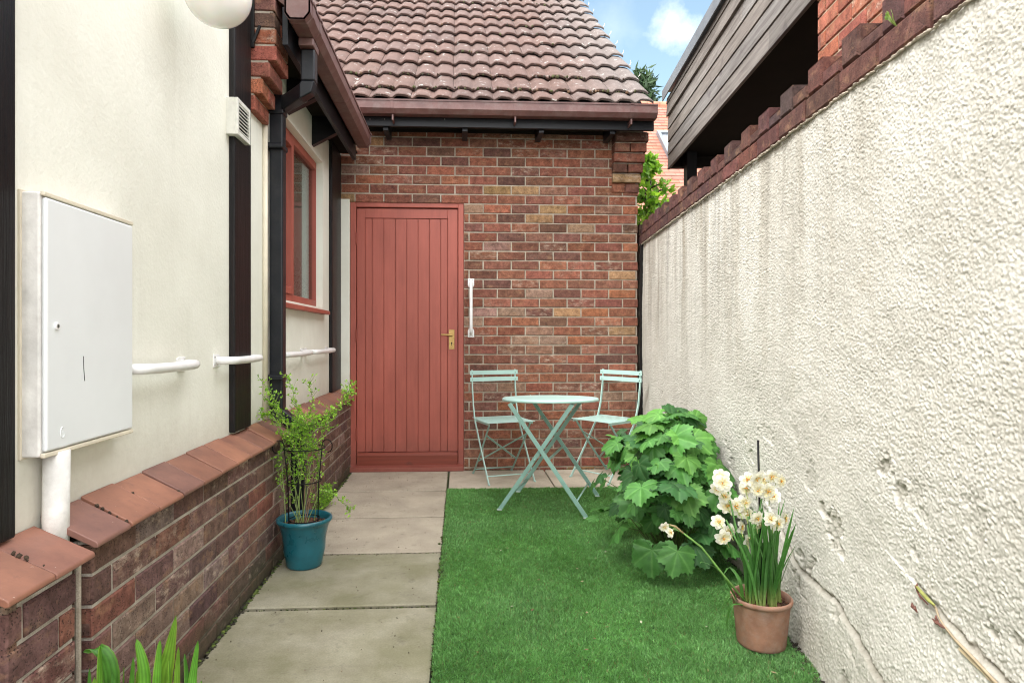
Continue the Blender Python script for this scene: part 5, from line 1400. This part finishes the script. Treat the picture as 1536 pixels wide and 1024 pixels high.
# ============================================================ LIGHT, SKY, CAMERA
SE, SAZ = 52, 238      # sun elevation, compass azimuth from +Y clockwise
wd = bpy.data.worlds.new('World'); S.world = wd; wd.use_nodes = True; nt = wd.node_tree; nt.nodes.clear()
def wn(t, **a):
    n_ = nt.nodes.new('ShaderNode'+t)
    for k,v in a.items(): setattr(n_,k,v)
    return n_
out = wn('OutputWorld'); bg = wn('Background'); sky = wn('TexSky', sky_type='NISHITA'); sky.sun_disc = False
sky.sun_elevation = R(SE); sky.sun_rotation = R(SAZ); sky.air_density = 1.0; sky.dust_density = 1.2; sky.ozone_density = 1.0
tcn = wn('TexCoord'); lk = nt.links.new
ns = wn('TexNoise'); ns.inputs['Scale'].default_value = 3.2; ns.inputs['Detail'].default_value = 8; ns.inputs['Roughness'].default_value = .6
lk(tcn.outputs['Generated'], ns.inputs['Vector'])
def vdist(d, r0, r1, amp):
    """1 inside a patch of sky around direction d, 0 outside, with a ragged edge"""
    d = Vector(d).normalized(); dt = wn('VectorMath', operation='DISTANCE'); lk(tcn.outputs['Generated'], dt.inputs[0]); dt.inputs[1].default_value = d
    m1 = wn('Math', operation='MULTIPLY_ADD'); lk(ns2.outputs['Fac'], m1.inputs[0]); m1.inputs[1].default_value = amp; lk(dt.outputs['Value'], m1.inputs[2])
    mr = wn('MapRange'); mr.inputs[1].default_value = r0+amp*.5; mr.inputs[2].default_value = r1+amp*.5; mr.inputs[3].default_value = 1; mr.inputs[4].default_value = 0; mr.clamp = True
    lk(m1.outputs[0], mr.inputs[0]); return mr.outputs[0]
ns2 = wn('TexNoise'); ns2.inputs['Scale'].default_value = 22; ns2.inputs['Detail'].default_value = 7; ns2.inputs['Roughness'].default_value = .62; lk(tcn.outputs['Generated'], ns2.inputs['Vector'])
clear = vdist(ray(985,70), .28, .75, .12)           # the open blue patch
cl1 = vdist(ray(1008,44), -.012, .034, .075)        # small cumulus
cl1b = vdist(ray(1030,50), -.010, .030, .065)
cl2 = vdist(ray(918,38), -.02, .045, .09)           # thin wisp
hz1 = wn('Math', operation='SUBTRACT'); hz1.inputs[0].default_value = 1; lk(clear, hz1.inputs[1])
mrn = wn('MapRange'); lk(ns.outputs['Fac'], mrn.inputs[0]); mrn.inputs[1].default_value = .30; mrn.inputs[2].default_value = .55; mrn.inputs[3].default_value = .45; mrn.inputs[4].default_value = .95
cov = wn('Math', operation='MULTIPLY'); lk(hz1.outputs[0], cov.inputs[0]); lk(mrn.outputs[0], cov.inputs[1])
def maxn(a,b,k=1.0):
    m_ = wn('Math', operation='MULTIPLY'); lk(b, m_.inputs[0]); m_.inputs[1].default_value = k
    x_ = wn('Math', operation='MAXIMUM'); lk(a, x_.inputs[0]); lk(m_.outputs[0], x_.inputs[1]); return x_.outputs[0]
covt = maxn(maxn(maxn(cov.outputs[0], cl1, .6), cl1b, .6), cl2, .14)
mx = wn('Mix', data_type='RGBA'); lk(covt, mx.inputs['Factor']); 
tint = wn('Mix', data_type='RGBA', blend_type='MULTIPLY'); tint.inputs['Factor'].default_value = 1; lk(sky.outputs[0], tint.inputs[6]); tint.inputs[7].default_value = (1.35,1.30,1.05,1)
lk(tint.outputs[2], mx.inputs[6]); 
hi = wn('Mix', data_type='RGBA'); lk(clear, hi.inputs['Factor']); hi.inputs[6].default_value = (17,16.8,16.8,1); hi.inputs[7].default_value = (7.6,7.7,8.0,1); lk(hi.outputs[2], mx.inputs[7])  # unseen cloud outside the clear patch, made brighter to light the yard
lk(mx.outputs[2], bg.inputs['Color']); bg.inputs['Strength'].default_value = .10; lk(bg.outputs[0], out.inputs['Surface'])
sd = bpy.data.lights.new('sun','SUN'); sd.energy = 1.3; sd.angle = R(18); sd.color = (1,.985,.96)
so_ = bpy.data.objects.new('sun', sd); C.objects.link(so_)
dv = Vector((math.sin(R(SAZ))*math.cos(R(SE)), math.cos(R(SAZ))*math.cos(R(SE)), math.sin(R(SE))))
so_.rotation_euler = dv.to_track_quat('Z','Y').to_euler(); so_.location = dv*20

cam = bpy.data.cameras.new('camera'); co = bpy.data.objects.new('camera', cam); C.objects.link(co)
co.location = (0,0,H); co.rotation_euler = (R(90),0,-TH); cam.sensor_width = 36; cam.lens = F/1536*36
cam.shift_x = (768-CX)/1536; cam.shift_y = -(512-CY)/1536; cam.clip_end = 500; cam.clip_start = .05
S.camera = co
S.cycles.filter_width = 1.1
S.view_settings.view_transform = 'Standard'; S.view_settings.look = 'None'; S.view_settings.gamma = 1; S.view_settings.exposure = 1.55
